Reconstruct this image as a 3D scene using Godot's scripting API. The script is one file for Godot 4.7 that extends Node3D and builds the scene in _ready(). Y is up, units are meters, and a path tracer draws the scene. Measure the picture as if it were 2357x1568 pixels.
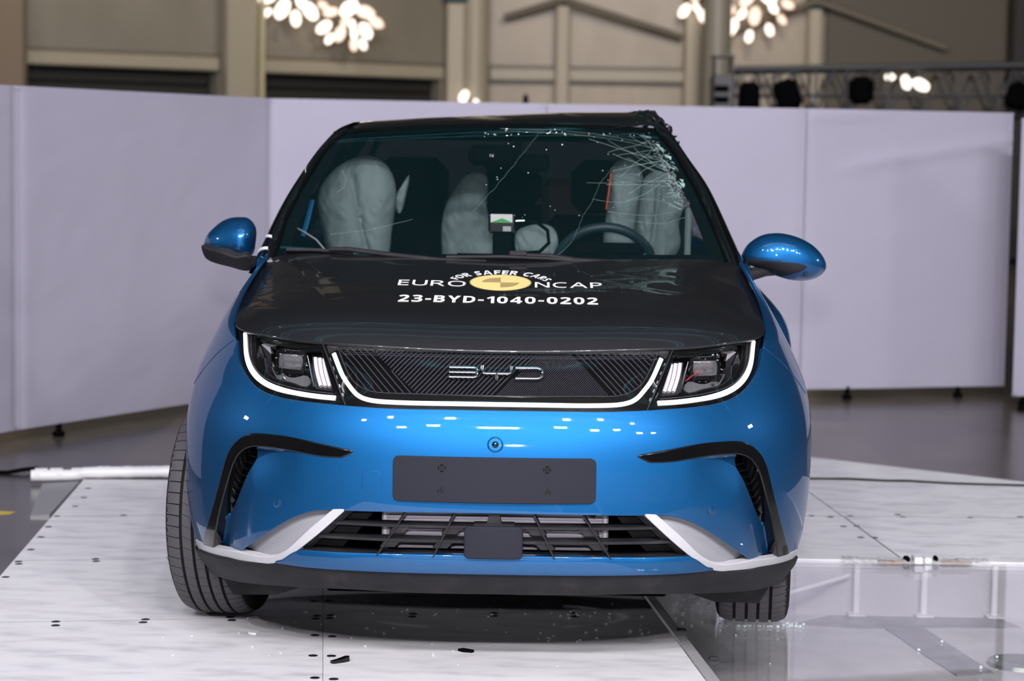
extends Node3D
# A crash-tested blue hatchback on a test platform in a hall. Metres, y up; the car's nose is at z = 0 and faces +z.

class NS:   # natural cubic spline
	var x: Array
	var y: Array
	var m: Array
	func _init(xs: Array, ys: Array) -> void:
		x = xs
		y = ys
		var n := xs.size()
		m = []
		m.resize(n)
		m.fill(0.0)
		var c := []
		var d := []
		c.resize(n)
		d.resize(n)
		c[0] = 0.0
		d[0] = 0.0
		for i in range(1, n - 1):
			var h0: float = x[i] - x[i - 1]
			var h1: float = x[i + 1] - x[i]
			var r: float = 6.0 * ((y[i + 1] - y[i]) / h1 - (y[i] - y[i - 1]) / h0)
			var w: float = 2.0 * (h0 + h1) - h0 * c[i - 1]
			c[i] = h1 / w
			d[i] = (r - h0 * d[i - 1]) / w
		for i in range(n - 2, 0, -1):
			m[i] = d[i] - c[i] * m[i + 1]
	func at(t: float) -> float:
		var i := 0
		var hi := x.size() - 2
		while i < hi and t > x[i + 1]:
			i += 1
		var h: float = x[i + 1] - x[i]
		var a: float = (x[i + 1] - t) / h
		var b: float = (t - x[i]) / h
		return a * y[i] + b * y[i + 1] + ((a * a * a - a) * m[i] + (b * b * b - b) * m[i + 1]) * h * h / 6.0

class MB:   # collects triangles with normals; mesh() turns every face to agree with its normals
	var v := PackedVector3Array()
	var n := PackedVector3Array()
	var i := PackedInt32Array()
	func vert(p: Vector3, q: Vector3) -> int:
		v.append(p)
		n.append(q)
		return v.size() - 1
	func tri(a: Vector3, b: Vector3, c: Vector3, out := Vector3.ZERO) -> void:
		var q := (b - a).cross(c - a)
		if out != Vector3.ZERO and q.dot(out) < 0.0:
			q = -q
		q = q.normalized()
		for p in [a, b, c]:
			i.append(vert(p, q))
	func quad(a: Vector3, b: Vector3, c: Vector3, d: Vector3, out := Vector3.ZERO) -> void:
		tri(a, b, c, out)
		tri(a, c, d, out)
	func sq(a: Vector3, b: Vector3, c: Vector3, d: Vector3, na: Vector3, nb: Vector3, nc: Vector3, nd: Vector3) -> void:
		var k := v.size()
		vert(a, na); vert(b, nb); vert(c, nc); vert(d, nd)
		i.append_array(PackedInt32Array([k, k + 1, k + 2, k, k + 2, k + 3]))
	func join(o: MB, t := Transform3D()) -> MB:
		var k := v.size()
		for p in o.v: v.append(t * p)
		for q in o.n: n.append((t.basis * q).normalized())
		for j in o.i: i.append(j + k)
		return self
	func box(c: Vector3, s: Vector3, bev := 0.0, t := Transform3D()) -> MB:
		var h := s * 0.5
		var b := minf(bev, minf(h.x, minf(h.y, h.z)) * 0.9)
		var P := func(ax: int, sg: Vector3) -> Vector3:
			var q := Vector3(h.x - b, h.y - b, h.z - b)
			q[ax] = h[ax]
			return t * (c + q * sg)
		for ax in 3:
			var u := (ax + 1) % 3
			var w := (ax + 2) % 3
			for sg in [-1.0, 1.0]:
				var o := Vector3.ZERO
				o[ax] = sg
				var k := []
				for e in [[-1, -1], [1, -1], [1, 1], [-1, 1]]:
					var g := o
					g[u] = e[0]
					g[w] = e[1]
					k.append(P.call(ax, g))
				quad(k[0], k[1], k[2], k[3], t.basis * o)
			if b > 0.0:
				for e in [[-1, -1], [1, -1], [1, 1], [-1, 1]]:
					var g0 := Vector3.ZERO
					g0[u] = e[0]
					g0[w] = e[1]
					var g1 := g0
					g0[ax] = -1
					g1[ax] = 1
					quad(P.call(u, g0), P.call(u, g1), P.call(w, g1), P.call(w, g0), t.basis * Vector3(g0 + g1))
		if b > 0.0:
			for x in [-1, 1]:
				for y in [-1, 1]:
					for z in [-1, 1]:
						var g := Vector3(x, y, z)
						tri(P.call(0, g), P.call(1, g), P.call(2, g), t.basis * g)
		return self
	func grid(rows: Array, loop := false, flip := false, disp := []) -> MB:   # rows of equal PackedVector3Array; smooth normals
		var R := rows.size()
		var C: int = rows[0].size()
		var k := v.size()
		for r in R:
			for c in C:
				var c0 := c - 1
				var c1 := c + 1
				if loop:
					c0 = (c + C - 2) % (C - 1)
					c1 = (c + 1) % (C - 1)
				else:
					c0 = maxi(c0, 0)
					c1 = mini(c1, C - 1)
				var du: Vector3 = rows[r][c1] - rows[r][c0]
				var dv: Vector3 = rows[mini(r + 1, R - 1)][c] - rows[maxi(r - 1, 0)][c]
				var q := du.cross(dv)
				if q.length_squared() < 1e-18:
					var rr := 1 if r == 0 else R - 2
					du = rows[rr][c1] - rows[rr][c0]
					q = du.cross(dv)
				vert(rows[r][c], (-q if flip else q).normalized())
		for r in R - 1:
			for c in C - 1:
				var a := k + r * C + c
				i.append_array(PackedInt32Array([a, a + 1, a + C + 1, a, a + C + 1, a + C]))
		return self
	func tube(pts: Array, rad, sides := 8, caps := true, flat := Vector2.ONE) -> MB:   # rad: a number or one per point
		var rows := []
		var up := Vector3.UP
		var t0: Vector3 = (pts[1] - pts[0]).normalized()
		if absf(t0.dot(up)) > 0.9: up = Vector3.RIGHT
		var side := t0.cross(up).normalized()
		for j in pts.size():
			var t: Vector3 = (pts[mini(j + 1, pts.size() - 1)] - pts[maxi(j - 1, 0)]).normalized()
			side = (side - t * side.dot(t)).normalized()
			var w := side.cross(t)
			var r: float = rad[j] if rad is Array else rad
			var row := PackedVector3Array()
			for s in sides + 1:
				var a := TAU * s / sides
				row.append(pts[j] + (side * cos(a) * flat.x + w * sin(a) * flat.y) * r)
			rows.append(row)
		grid(rows, true, false)
		_orient_grid(rows, pts)
		if caps:
			for e in [0, pts.size() - 1]:
				var out: Vector3 = (pts[0] - pts[1]) if e == 0 else (pts[-1] - pts[-2])
				for s in sides:
					tri(pts[e], rows[e][s], rows[e][s + 1], out)
		return self
	func _orient_grid(rows: Array, pts: Array) -> void:
		var cnt: int = rows.size() * rows[0].size()
		var k := v.size() - cnt
		var d := 0.0
		for r in rows.size():
			for c in rows[0].size():
				d += n[k + r * rows[0].size() + c].dot(rows[r][c] - pts[r])
		if d < 0.0:
			for j in cnt: n[k + j] = -n[k + j]
	func lathe(prof: Array, c: Vector3, axis: Vector3, seg := 32, sharp := false) -> MB:   # prof: Vector2(radius, along axis)
		var a := axis.normalized()
		var u := a.cross(Vector3.UP if absf(a.y) < 0.9 else Vector3.RIGHT).normalized()
		var w := a.cross(u)
		var R := func(p: Vector2, k: int) -> Vector3: return c + a * p.y + (u * cos(TAU * k / seg) + w * sin(TAU * k / seg)) * p.x
		for j in prof.size() - 1:
			var e: Vector2 = prof[j + 1] - prof[j]
			if e.length() < 1e-7: continue
			var n0 := Vector2(e.y, -e.x).normalized()
			var na := n0
			var nb := n0
			if not sharp:
				if j > 0:
					var e2: Vector2 = prof[j] - prof[j - 1]
					var m := Vector2(e2.y, -e2.x).normalized()
					if m.dot(n0) > 0.5: na = (m + n0).normalized()
				if j < prof.size() - 2:
					var e3: Vector2 = prof[j + 2] - prof[j + 1]
					var m := Vector2(e3.y, -e3.x).normalized()
					if m.dot(n0) > 0.5: nb = (m + n0).normalized()
			for k in seg:
				var d0 := u * cos(TAU * k / seg) + w * sin(TAU * k / seg)
				var d1 := u * cos(TAU * (k + 1) / seg) + w * sin(TAU * (k + 1) / seg)
				sq(R.call(prof[j], k), R.call(prof[j], k + 1), R.call(prof[j + 1], k + 1), R.call(prof[j + 1], k), d0 * na.x + a * na.y, d1 * na.x + a * na.y, d1 * nb.x + a * nb.y, d0 * nb.x + a * nb.y)
		return self
	func prism(poly: PackedVector2Array, f0: Callable, f1: Callable) -> MB:   # a flat outline drawn on two faces and joined round the rim
		var idx := Geometry2D.triangulate_polygon(poly)
		var mid := Vector2.ZERO
		for p in poly: mid += p / poly.size()
		var out: Vector3 = f1.call(mid) - f0.call(mid)
		for k in range(0, idx.size(), 3):
			tri(f1.call(poly[idx[k]]), f1.call(poly[idx[k + 1]]), f1.call(poly[idx[k + 2]]), out)
			tri(f0.call(poly[idx[k]]), f0.call(poly[idx[k + 1]]), f0.call(poly[idx[k + 2]]), -out)
		var ccw := -1.0 if Geometry2D.is_polygon_clockwise(poly) else 1.0
		for k in poly.size():
			var a := poly[k]
			var b := poly[(k + 1) % poly.size()]
			var e := b - a
			if e.length() < 1e-7: continue
			var q := a + Vector2(e.y, -e.x).normalized() * 0.001 * -ccw
			quad(f0.call(a), f0.call(b), f1.call(b), f1.call(a), f0.call(a) - f0.call(q) if true else out)
		return self
	func mesh() -> ArrayMesh:
		for k in range(0, i.size(), 3):
			var a := i[k]
			var b := i[k + 1]
			var c := i[k + 2]
			if (v[c] - v[a]).cross(v[b] - v[a]).dot(n[a] + n[b] + n[c]) < 0.0:
				i[k + 1] = c
				i[k + 2] = b
		var arr := []
		arr.resize(Mesh.ARRAY_MAX)
		arr[Mesh.ARRAY_VERTEX] = v
		arr[Mesh.ARRAY_NORMAL] = n
		arr[Mesh.ARRAY_INDEX] = i
		var am := ArrayMesh.new()
		am.add_surface_from_arrays(Mesh.PRIMITIVE_TRIANGLES, arr)
		return am

var names := {}
var rng := RandomNumberGenerator.new()
var mt := {}

func numbered(called: String) -> String:
	var k: int = names.get(called, -1) + 1
	names[called] = k
	return called if k == 0 else "%s_%03d" % [called, k]

func thing(called: String, label: String, category: String, at := Vector3.ZERO, group := "") -> Node3D:
	var o := Node3D.new()
	o.name = numbered(called)
	add_child(o)
	o.position = at
	return tag(o, label, category, group)

func tag(o: Node3D, label: String, category: String, group := "") -> Node3D:
	o.set_meta("label", label)
	o.set_meta("category", category)
	if group: o.set_meta("group", group)
	return o

func part(called: String, mesh, m: Material, parent: Node3D, label := "") -> MeshInstance3D:   # a part: its mesh is given in the car's or the scene's coordinates
	var o := MeshInstance3D.new()
	o.name = called
	o.mesh = mesh.mesh() if mesh is MB else mesh
	o.material_override = m
	if label: o.set_meta("label", label)
	parent.add_child(o, true)
	if parent.is_inside_tree() and parent != self:
		var q := parent
		var t := Transform3D()
		while q != null and q != self:
			t = q.transform * t
			q = q.get_parent() as Node3D
		o.transform = t.affine_inverse()
	return o

func solo(called: String, mesh, m: Material, label: String, category: String, group := "") -> MeshInstance3D:
	var o := MeshInstance3D.new()
	o.name = numbered(called)
	o.mesh = mesh.mesh() if mesh is MB else mesh
	o.material_override = m
	add_child(o)
	tag(o, label, category, group)
	return o

func struct(called: String, mesh, m: Material, parent: Node3D = null) -> MeshInstance3D:
	if parent: return part(called, mesh, m, parent)
	var o := MeshInstance3D.new()
	o.name = called
	o.mesh = mesh.mesh() if mesh is MB else mesh
	o.material_override = m
	o.set_meta("kind", "structure")
	add_child(o)
	return o

func mat(c: Color, rough := 0.5, metal := 0.0, spec := 0.5) -> StandardMaterial3D:   # c: linear base colour
	var m := StandardMaterial3D.new()
	m.albedo_color = Color(c.r, c.g, c.b).linear_to_srgb()
	m.roughness = rough
	m.metallic = metal
	m.metallic_specular = spec
	return m

func coat(m: StandardMaterial3D, w := 1.0, r := 0.03) -> StandardMaterial3D:
	m.clearcoat_enabled = true
	m.clearcoat = w
	m.clearcoat_roughness = r
	return m

func glass(c: Color, a: float, rough := 0.02) -> StandardMaterial3D:
	var m := mat(c, rough)
	m.transparency = BaseMaterial3D.TRANSPARENCY_ALPHA
	m.albedo_color.a = a
	return m

func glow(c: Color, e: float) -> StandardMaterial3D:
	var m := mat(Color(0.8, 0.8, 0.8), 0.4)
	m.emission_enabled = true
	m.emission = c.linear_to_srgb()
	m.emission_energy_multiplier = e
	return m

func noise(sd: int, freq: float, oct := 4, kind := FastNoiseLite.TYPE_SIMPLEX_SMOOTH) -> FastNoiseLite:
	var f := FastNoiseLite.new()
	f.seed = sd
	f.frequency = freq
	f.noise_type = kind
	f.fractal_octaves = oct
	return f

func mottled(m: StandardMaterial3D, sd: int, freq: float, stops: Array, scale: Vector3, size := 512, oct := 5) -> StandardMaterial3D:   # stops: [offset, linear colour, ...]
	var t := NoiseTexture2D.new()
	t.width = size
	t.height = size
	t.seamless = true
	t.noise = noise(sd, freq, oct)
	var g := Gradient.new()
	var off := PackedFloat32Array()
	var col := PackedColorArray()
	for k in range(0, stops.size(), 2):
		off.append(stops[k])
		col.append((stops[k + 1] as Color).linear_to_srgb())
	g.offsets = off
	g.colors = col
	t.color_ramp = g
	m.albedo_texture = t
	m.albedo_color = Color.WHITE
	m.uv1_triplanar = true
	m.uv1_world_triplanar = true
	m.uv1_scale = scale
	return m

func relief(m: StandardMaterial3D, sd: int, freq: float, cm: float, scale: Vector3, oct := 3) -> StandardMaterial3D:
	var t := NoiseTexture2D.new()
	t.width = 512
	t.height = 512
	t.seamless = true
	t.noise = noise(sd, freq, oct)
	m.heightmap_enabled = true
	m.heightmap_texture = t
	m.heightmap_scale = cm
	m.uv1_triplanar = true
	m.uv1_world_triplanar = true
	m.uv1_scale = scale
	return m

# ---- curves
func xy(a: Array) -> PackedVector2Array:
	var r := PackedVector2Array()
	for k in range(0, a.size(), 2): r.append(Vector2(a[k], a[k + 1]))
	return r

func smooth(p: PackedVector2Array, step := 0.012) -> PackedVector2Array:   # a natural spline through p, by arc length
	if p.size() < 3: return dense(p, step)
	var t := [0.0]
	var xs := [p[0].x]
	var ys := [p[0].y]
	for k in range(1, p.size()):
		t.append(t[-1] + p[k].distance_to(p[k - 1]))
		xs.append(p[k].x)
		ys.append(p[k].y)
	var a := NS.new(t, xs)
	var b := NS.new(t, ys)
	var n := maxi(2, ceili(t[-1] / step))
	var r := PackedVector2Array()
	for k in n + 1: r.append(Vector2(a.at(t[-1] * k / n), b.at(t[-1] * k / n)))
	return r

func dense(p: PackedVector2Array, step := 0.012, closed := false) -> PackedVector2Array:
	var r := PackedVector2Array()
	var m := p.size() if closed else p.size() - 1
	for k in m:
		var a := p[k]
		var b := p[(k + 1) % p.size()]
		var n := maxi(1, ceili(a.distance_to(b) / step))
		for j in n: r.append(a.lerp(b, float(j) / n))
	if not closed: r.append(p[-1])
	return r

func rev(p: PackedVector2Array) -> PackedVector2Array:
	var r := p.duplicate()
	r.reverse()
	return r

func flipx(p: PackedVector2Array) -> PackedVector2Array:
	var r := PackedVector2Array()
	for q in p: r.append(Vector2(-q.x, q.y))
	return r

func clean(p: PackedVector2Array) -> PackedVector2Array:
	var r := PackedVector2Array()
	for q in p:
		if r.is_empty() or q.distance_to(r[-1]) > 0.0006: r.append(q)
	if r.size() > 2 and r[0].distance_to(r[-1]) < 0.0006: r.remove_at(r.size() - 1)
	return r

# ---- a trimmed piece of a smooth surface: outline and holes in the surface's own coordinates, f: Vector2 -> Vector3
func patch(outer: PackedVector2Array, holes: Array, step: float, f: Callable, thick := 0.004, flip := false, round := 0.0015) -> MB:
	var b := MB.new()
	outer = clean(outer)
	if Geometry2D.is_polygon_clockwise(outer): outer.reverse()
	outer = clean(dense(outer, step * 0.62, true))
	var pts := PackedVector2Array(outer)
	var hs := []
	for h in holes:
		var hh := clean(dense(clean(h), step * 0.62, true))
		hs.append(hh)
		pts.append_array(hh)
	var ins := Geometry2D.offset_polygon(outer, -0.5 * step)
	var outs := []
	for h in hs: outs.append_array(Geometry2D.offset_polygon(h if not Geometry2D.is_polygon_clockwise(h) else rev(h), 0.5 * step))
	var lo := outer[0]
	var hi := outer[0]
	for p in outer:
		lo = lo.min(p)
		hi = hi.max(p)
	var r := RandomNumberGenerator.new()
	r.seed = 7
	var row := 0
	var y := lo.y
	while y < hi.y:
		var x := lo.x + (0.5 * step if row % 2 else 0.0)
		while x < hi.x:
			var p := Vector2(x + r.randf_range(-0.02, 0.02) * step, y + r.randf_range(-0.02, 0.02) * step)
			var ok := false
			for q in ins:
				if not Geometry2D.is_polygon_clockwise(q) and Geometry2D.is_point_in_polygon(p, q):
					ok = true
					break
			if ok:
				for q in outs:
					if Geometry2D.is_point_in_polygon(p, q):
						ok = false
						break
			if ok: pts.append(p)
			x += step
		y += step * 0.866
		row += 1
	var idx := Geometry2D.triangulate_delaunay(pts)
	var P := PackedVector3Array()
	var N := PackedVector3Array()
	var e := 0.0012
	for p in pts:
		var q := (f.call(p + Vector2(e, 0)) - f.call(p - Vector2(e, 0)) as Vector3).cross(f.call(p + Vector2(0, e)) - f.call(p - Vector2(0, e)))
		P.append(f.call(p))
		N.append((-q if flip else q).normalized())
		b.vert(P[-1], N[-1])
	var edges := {}
	for k in range(0, idx.size(), 3):
		var c := (pts[idx[k]] + pts[idx[k + 1]] + pts[idx[k + 2]]) / 3.0
		if not Geometry2D.is_point_in_polygon(c, outer): continue
		var ok := true
		for h in hs:
			if Geometry2D.is_point_in_polygon(c, h):
				ok = false
				break
		if not ok: continue
		var ar := absf((pts[idx[k + 1]] - pts[idx[k]]).cross(pts[idx[k + 2]] - pts[idx[k]]))
		if ar < 1e-10: continue
		for j in 3:
			b.i.append(idx[k + j])
			var e0 := idx[k + j]
			var e1 := idx[k + (j + 1) % 3]
			var key := Vector2i(mini(e0, e1), maxi(e0, e1))
			if edges.has(key): edges[key] = -1
			else: edges[key] = idx[k + (j + 2) % 3]
	if thick <= 0.0: return b
	var outw := {}
	var rim := []
	for key in edges:
		if edges[key] < 0: continue
		rim.append(key)
		var d := P[key.y] - P[key.x]
		var o := d.cross(N[key.x]).normalized()
		if o.dot(P[edges[key]] - P[key.x]) > 0.0: o = -o
		for j in [key.x, key.y]: outw[j] = outw.get(j, Vector3.ZERO) + o
	for j in outw: outw[j] = (outw[j] as Vector3).normalized()
	var steps := [[0.0, 0.0, 0.0], [round * 0.5, round * 0.134, 0.5], [round * 0.866, round * 0.5, 0.866], [round, round, 1.0], [round, thick, 1.0]]
	for key in rim:
		for s in 4:
			var q := []
			for w in [[key.x, s], [key.y, s], [key.y, s + 1], [key.x, s + 1]]:
				var st: Array = steps[w[1]]
				var O: Vector3 = outw[w[0]]
				q.append(P[w[0]] + O * st[0] - N[w[0]] * st[1])
				q.append((O * st[2] + N[w[0]] * sqrt(maxf(0.0, 1.0 - st[2] * st[2]))).normalized())
			b.sq(q[0], q[2], q[4], q[6], q[1], q[3], q[5], q[7])
	return b

# a raised strip along points of a surface: f gives the place, g the normal
func strip(p: PackedVector2Array, width, f: Callable, high: float, deep: float, bev := 0.0012) -> MB:
	var b := MB.new()
	var rows := []
	var m := p.size()
	for k in m:
		var e := 0.001
		var c: Vector3 = f.call(p[k])
		var nn: Vector3 = (f.call(p[k] + Vector2(e, 0)) - c as Vector3).cross(f.call(p[k] + Vector2(0, e)) - c).normalized()
		var t: Vector3 = (f.call(p[mini(k + 1, m - 1)]) - f.call(p[maxi(k - 1, 0)]) as Vector3).normalized()
		var s := t.cross(nn).normalized()
		var w: float = (width[k] if width is Array else width) * 0.5
		var bb := minf(bev, w * 0.6)
		rows.append([c - s * w - nn * deep, c - s * w + nn * (high - bb), c - s * (w - bb) + nn * high, c + s * (w - bb) + nn * high, c + s * w + nn * (high - bb), c + s * w - nn * deep, nn, s, t])
	for k in m - 1:
		var A: Array = rows[k]
		var B: Array = rows[k + 1]
		for j in 5:
			var w: Array = [[0, -1.0], [0.7, -0.7], [1, 0.0], [0.7, 0.7], [0, 1.0]][j]
			var na: Vector3 = (A[6] * w[0] + A[7] * w[1]).normalized()
			var nb: Vector3 = (B[6] * w[0] + B[7] * w[1]).normalized()
			b.sq(A[j], A[j + 1], B[j + 1], B[j], na, na, nb, nb)
	for e in [0, m - 1]:
		var A: Array = rows[e]
		var o: Vector3 = -A[8] if e == 0 else A[8]
		for j in range(1, 5): b.tri(A[0], A[j], A[j + 1], o)
	return b

# ---- the car's front skin: a is the angle round the nose (-1 .. 1), y the height
var fW: NS
var fZ: NS
var fD: NS
const KA := 1.39

func S(a: float, y: float) -> Vector3:
	var t := sin(clampf(a, -1.0, 1.0) * PI / 2.0)
	var q := absf(t)
	return Vector3(fW.at(y) * t, y, fZ.at(y) - fD.at(y) * (1.0 - sqrt(maxf(0.0, 1.0 - q * q * q))))

func Q(p: Vector2) -> Vector3: return S(p.x / KA, p.y)

func QN(p: Vector2) -> Vector3:
	var e := 0.0015
	return (Q(p + Vector2(e, 0)) - Q(p - Vector2(e, 0))).cross(Q(p + Vector2(0, e)) - Q(p - Vector2(0, e))).normalized()

func off(d: float) -> Callable:
	return func(p: Vector2) -> Vector3: return Q(p) + QN(p) * d

func qx(p: PackedVector2Array) -> PackedVector2Array:   # (x, y) on the car to (a, y) on the skin
	var r := PackedVector2Array()
	for q in p: r.append(Vector2(signf(q.x) * asin(clampf(absf(q.x) / fW.at(q.y), 0.0, 1.0)) * 2.0 / PI * KA, q.y))
	return r

func arch_a(y: float) -> float:   # where the skin ends: at the wheel arch, or at the flank
	var dz := 0.368 * 0.368 - pow(y - 0.315, 2)
	var z := -0.80 + sqrt(dz) if dz > 0.0 else -9.0
	var k := (fZ.at(y) - z) / fD.at(y)
	if k >= 1.0: return 1.0
	return asin(pow(1.0 - pow(1.0 - k, 2), 1.0 / 3.0)) * 2.0 / PI

func skin() -> void:
	fW = NS.new([0.15, 0.25, 0.35, 0.45, 0.55, 0.65, 0.72, 0.79, 0.85, 0.91, 0.98, 1.06], [0.862, 0.876, 0.886, 0.892, 0.894, 0.893, 0.882, 0.855, 0.820, 0.786, 0.752, 0.722])
	fZ = NS.new([0.15, 0.25, 0.32, 0.40, 0.48, 0.56, 0.63, 0.70, 0.76, 0.82, 0.87, 0.91, 0.96, 1.02, 1.08], [-0.095, -0.045, -0.012, 0.0, 0.002, 0.0, -0.008, -0.032, -0.062, -0.092, -0.135, -0.24, -0.46, -0.78, -1.08])
	fD = NS.new([0.15, 0.6, 0.84, 0.90, 0.96, 1.02, 1.08], [0.66, 0.68, 0.66, 0.52, 0.34, 0.22, 0.14])

# ---- camera, light, room
func view() -> void:
	var cam := Camera3D.new()
	cam.name = "camera"
	cam.fov = rad_to_deg(2.0 * atan(784.0 / 5040.0))
	cam.near = 0.05
	cam.far = 200.0
	var look := CameraAttributesPhysical.new()
	look.frustum_focal_length = 12.0 / (784.0 / 5040.0)
	look.frustum_focus_distance = 5.95
	look.exposure_aperture = 3.4
	look.frustum_near = 0.05
	look.frustum_far = 200.0
	cam.attributes = look
	cam.transform = Transform3D(Basis(Vector3.UP, deg_to_rad(0.53)) * Basis(Vector3.RIGHT, -atan((784.0 - 350.0) / 5040.0)) * Basis(Vector3.BACK, 0.015), Vector3(0.091, 1.37, 5.6))
	add_child(cam)
	cam.current = true
	var e := Environment.new()
	e.background_mode = Environment.BG_COLOR
	e.background_color = Color(0.02, 0.02, 0.022)
	e.tonemap_mode = Environment.TONE_MAPPER_LINEAR
	e.tonemap_exposure = 1.34
	e.sdfgi_enabled = true
	e.ssao_enabled = true
	e.ssil_enabled = true
	var w := WorldEnvironment.new()
	w.name = "world"
	w.environment = e
	add_child(w)

const LAMP := Color(1.0, 0.955, 1.0)

func lamp(at: Vector3, to: Vector3, size: Vector2, e: float, glare: float, called: String, label: String, group := "", c := LAMP) -> void:
	# a flood lamp: housing, glowing face, and a light of the same size just before the face
	var t := thing(called, label, "lamp", at, group)
	var d := (to - at).normalized()
	var b := Basis.looking_at(d, Vector3.UP if absf(d.y) < 0.95 else Vector3.BACK)
	var tr := Transform3D(b, at)
	part("housing", MB.new().box(Vector3(0, 0, 0.07), Vector3(size.x + 0.06, size.y + 0.06, 0.12), 0.015, tr), mt.dark_metal, t)
	part("lamp_face", MB.new().box(Vector3(0, 0, 0.005), Vector3(size.x, size.y, 0.008), 0.0, tr), glow(c, glare), t)
	part("bracket", MB.new().tube([tr * Vector3(0, 0, 0.13), at + Vector3(0, 0.45, 0)], 0.02), mt.dark_metal, t)
	var l := AreaLight3D.new()
	l.name = "light"
	l.area_size = size
	l.light_color = c.linear_to_srgb()
	l.light_energy = e
	l.area_range = 80.0
	l.area_attenuation = 2.0
	l.shadow_enabled = true
	t.add_child(l, true)
	l.transform = Transform3D(b, -b.z * 0.012)

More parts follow.
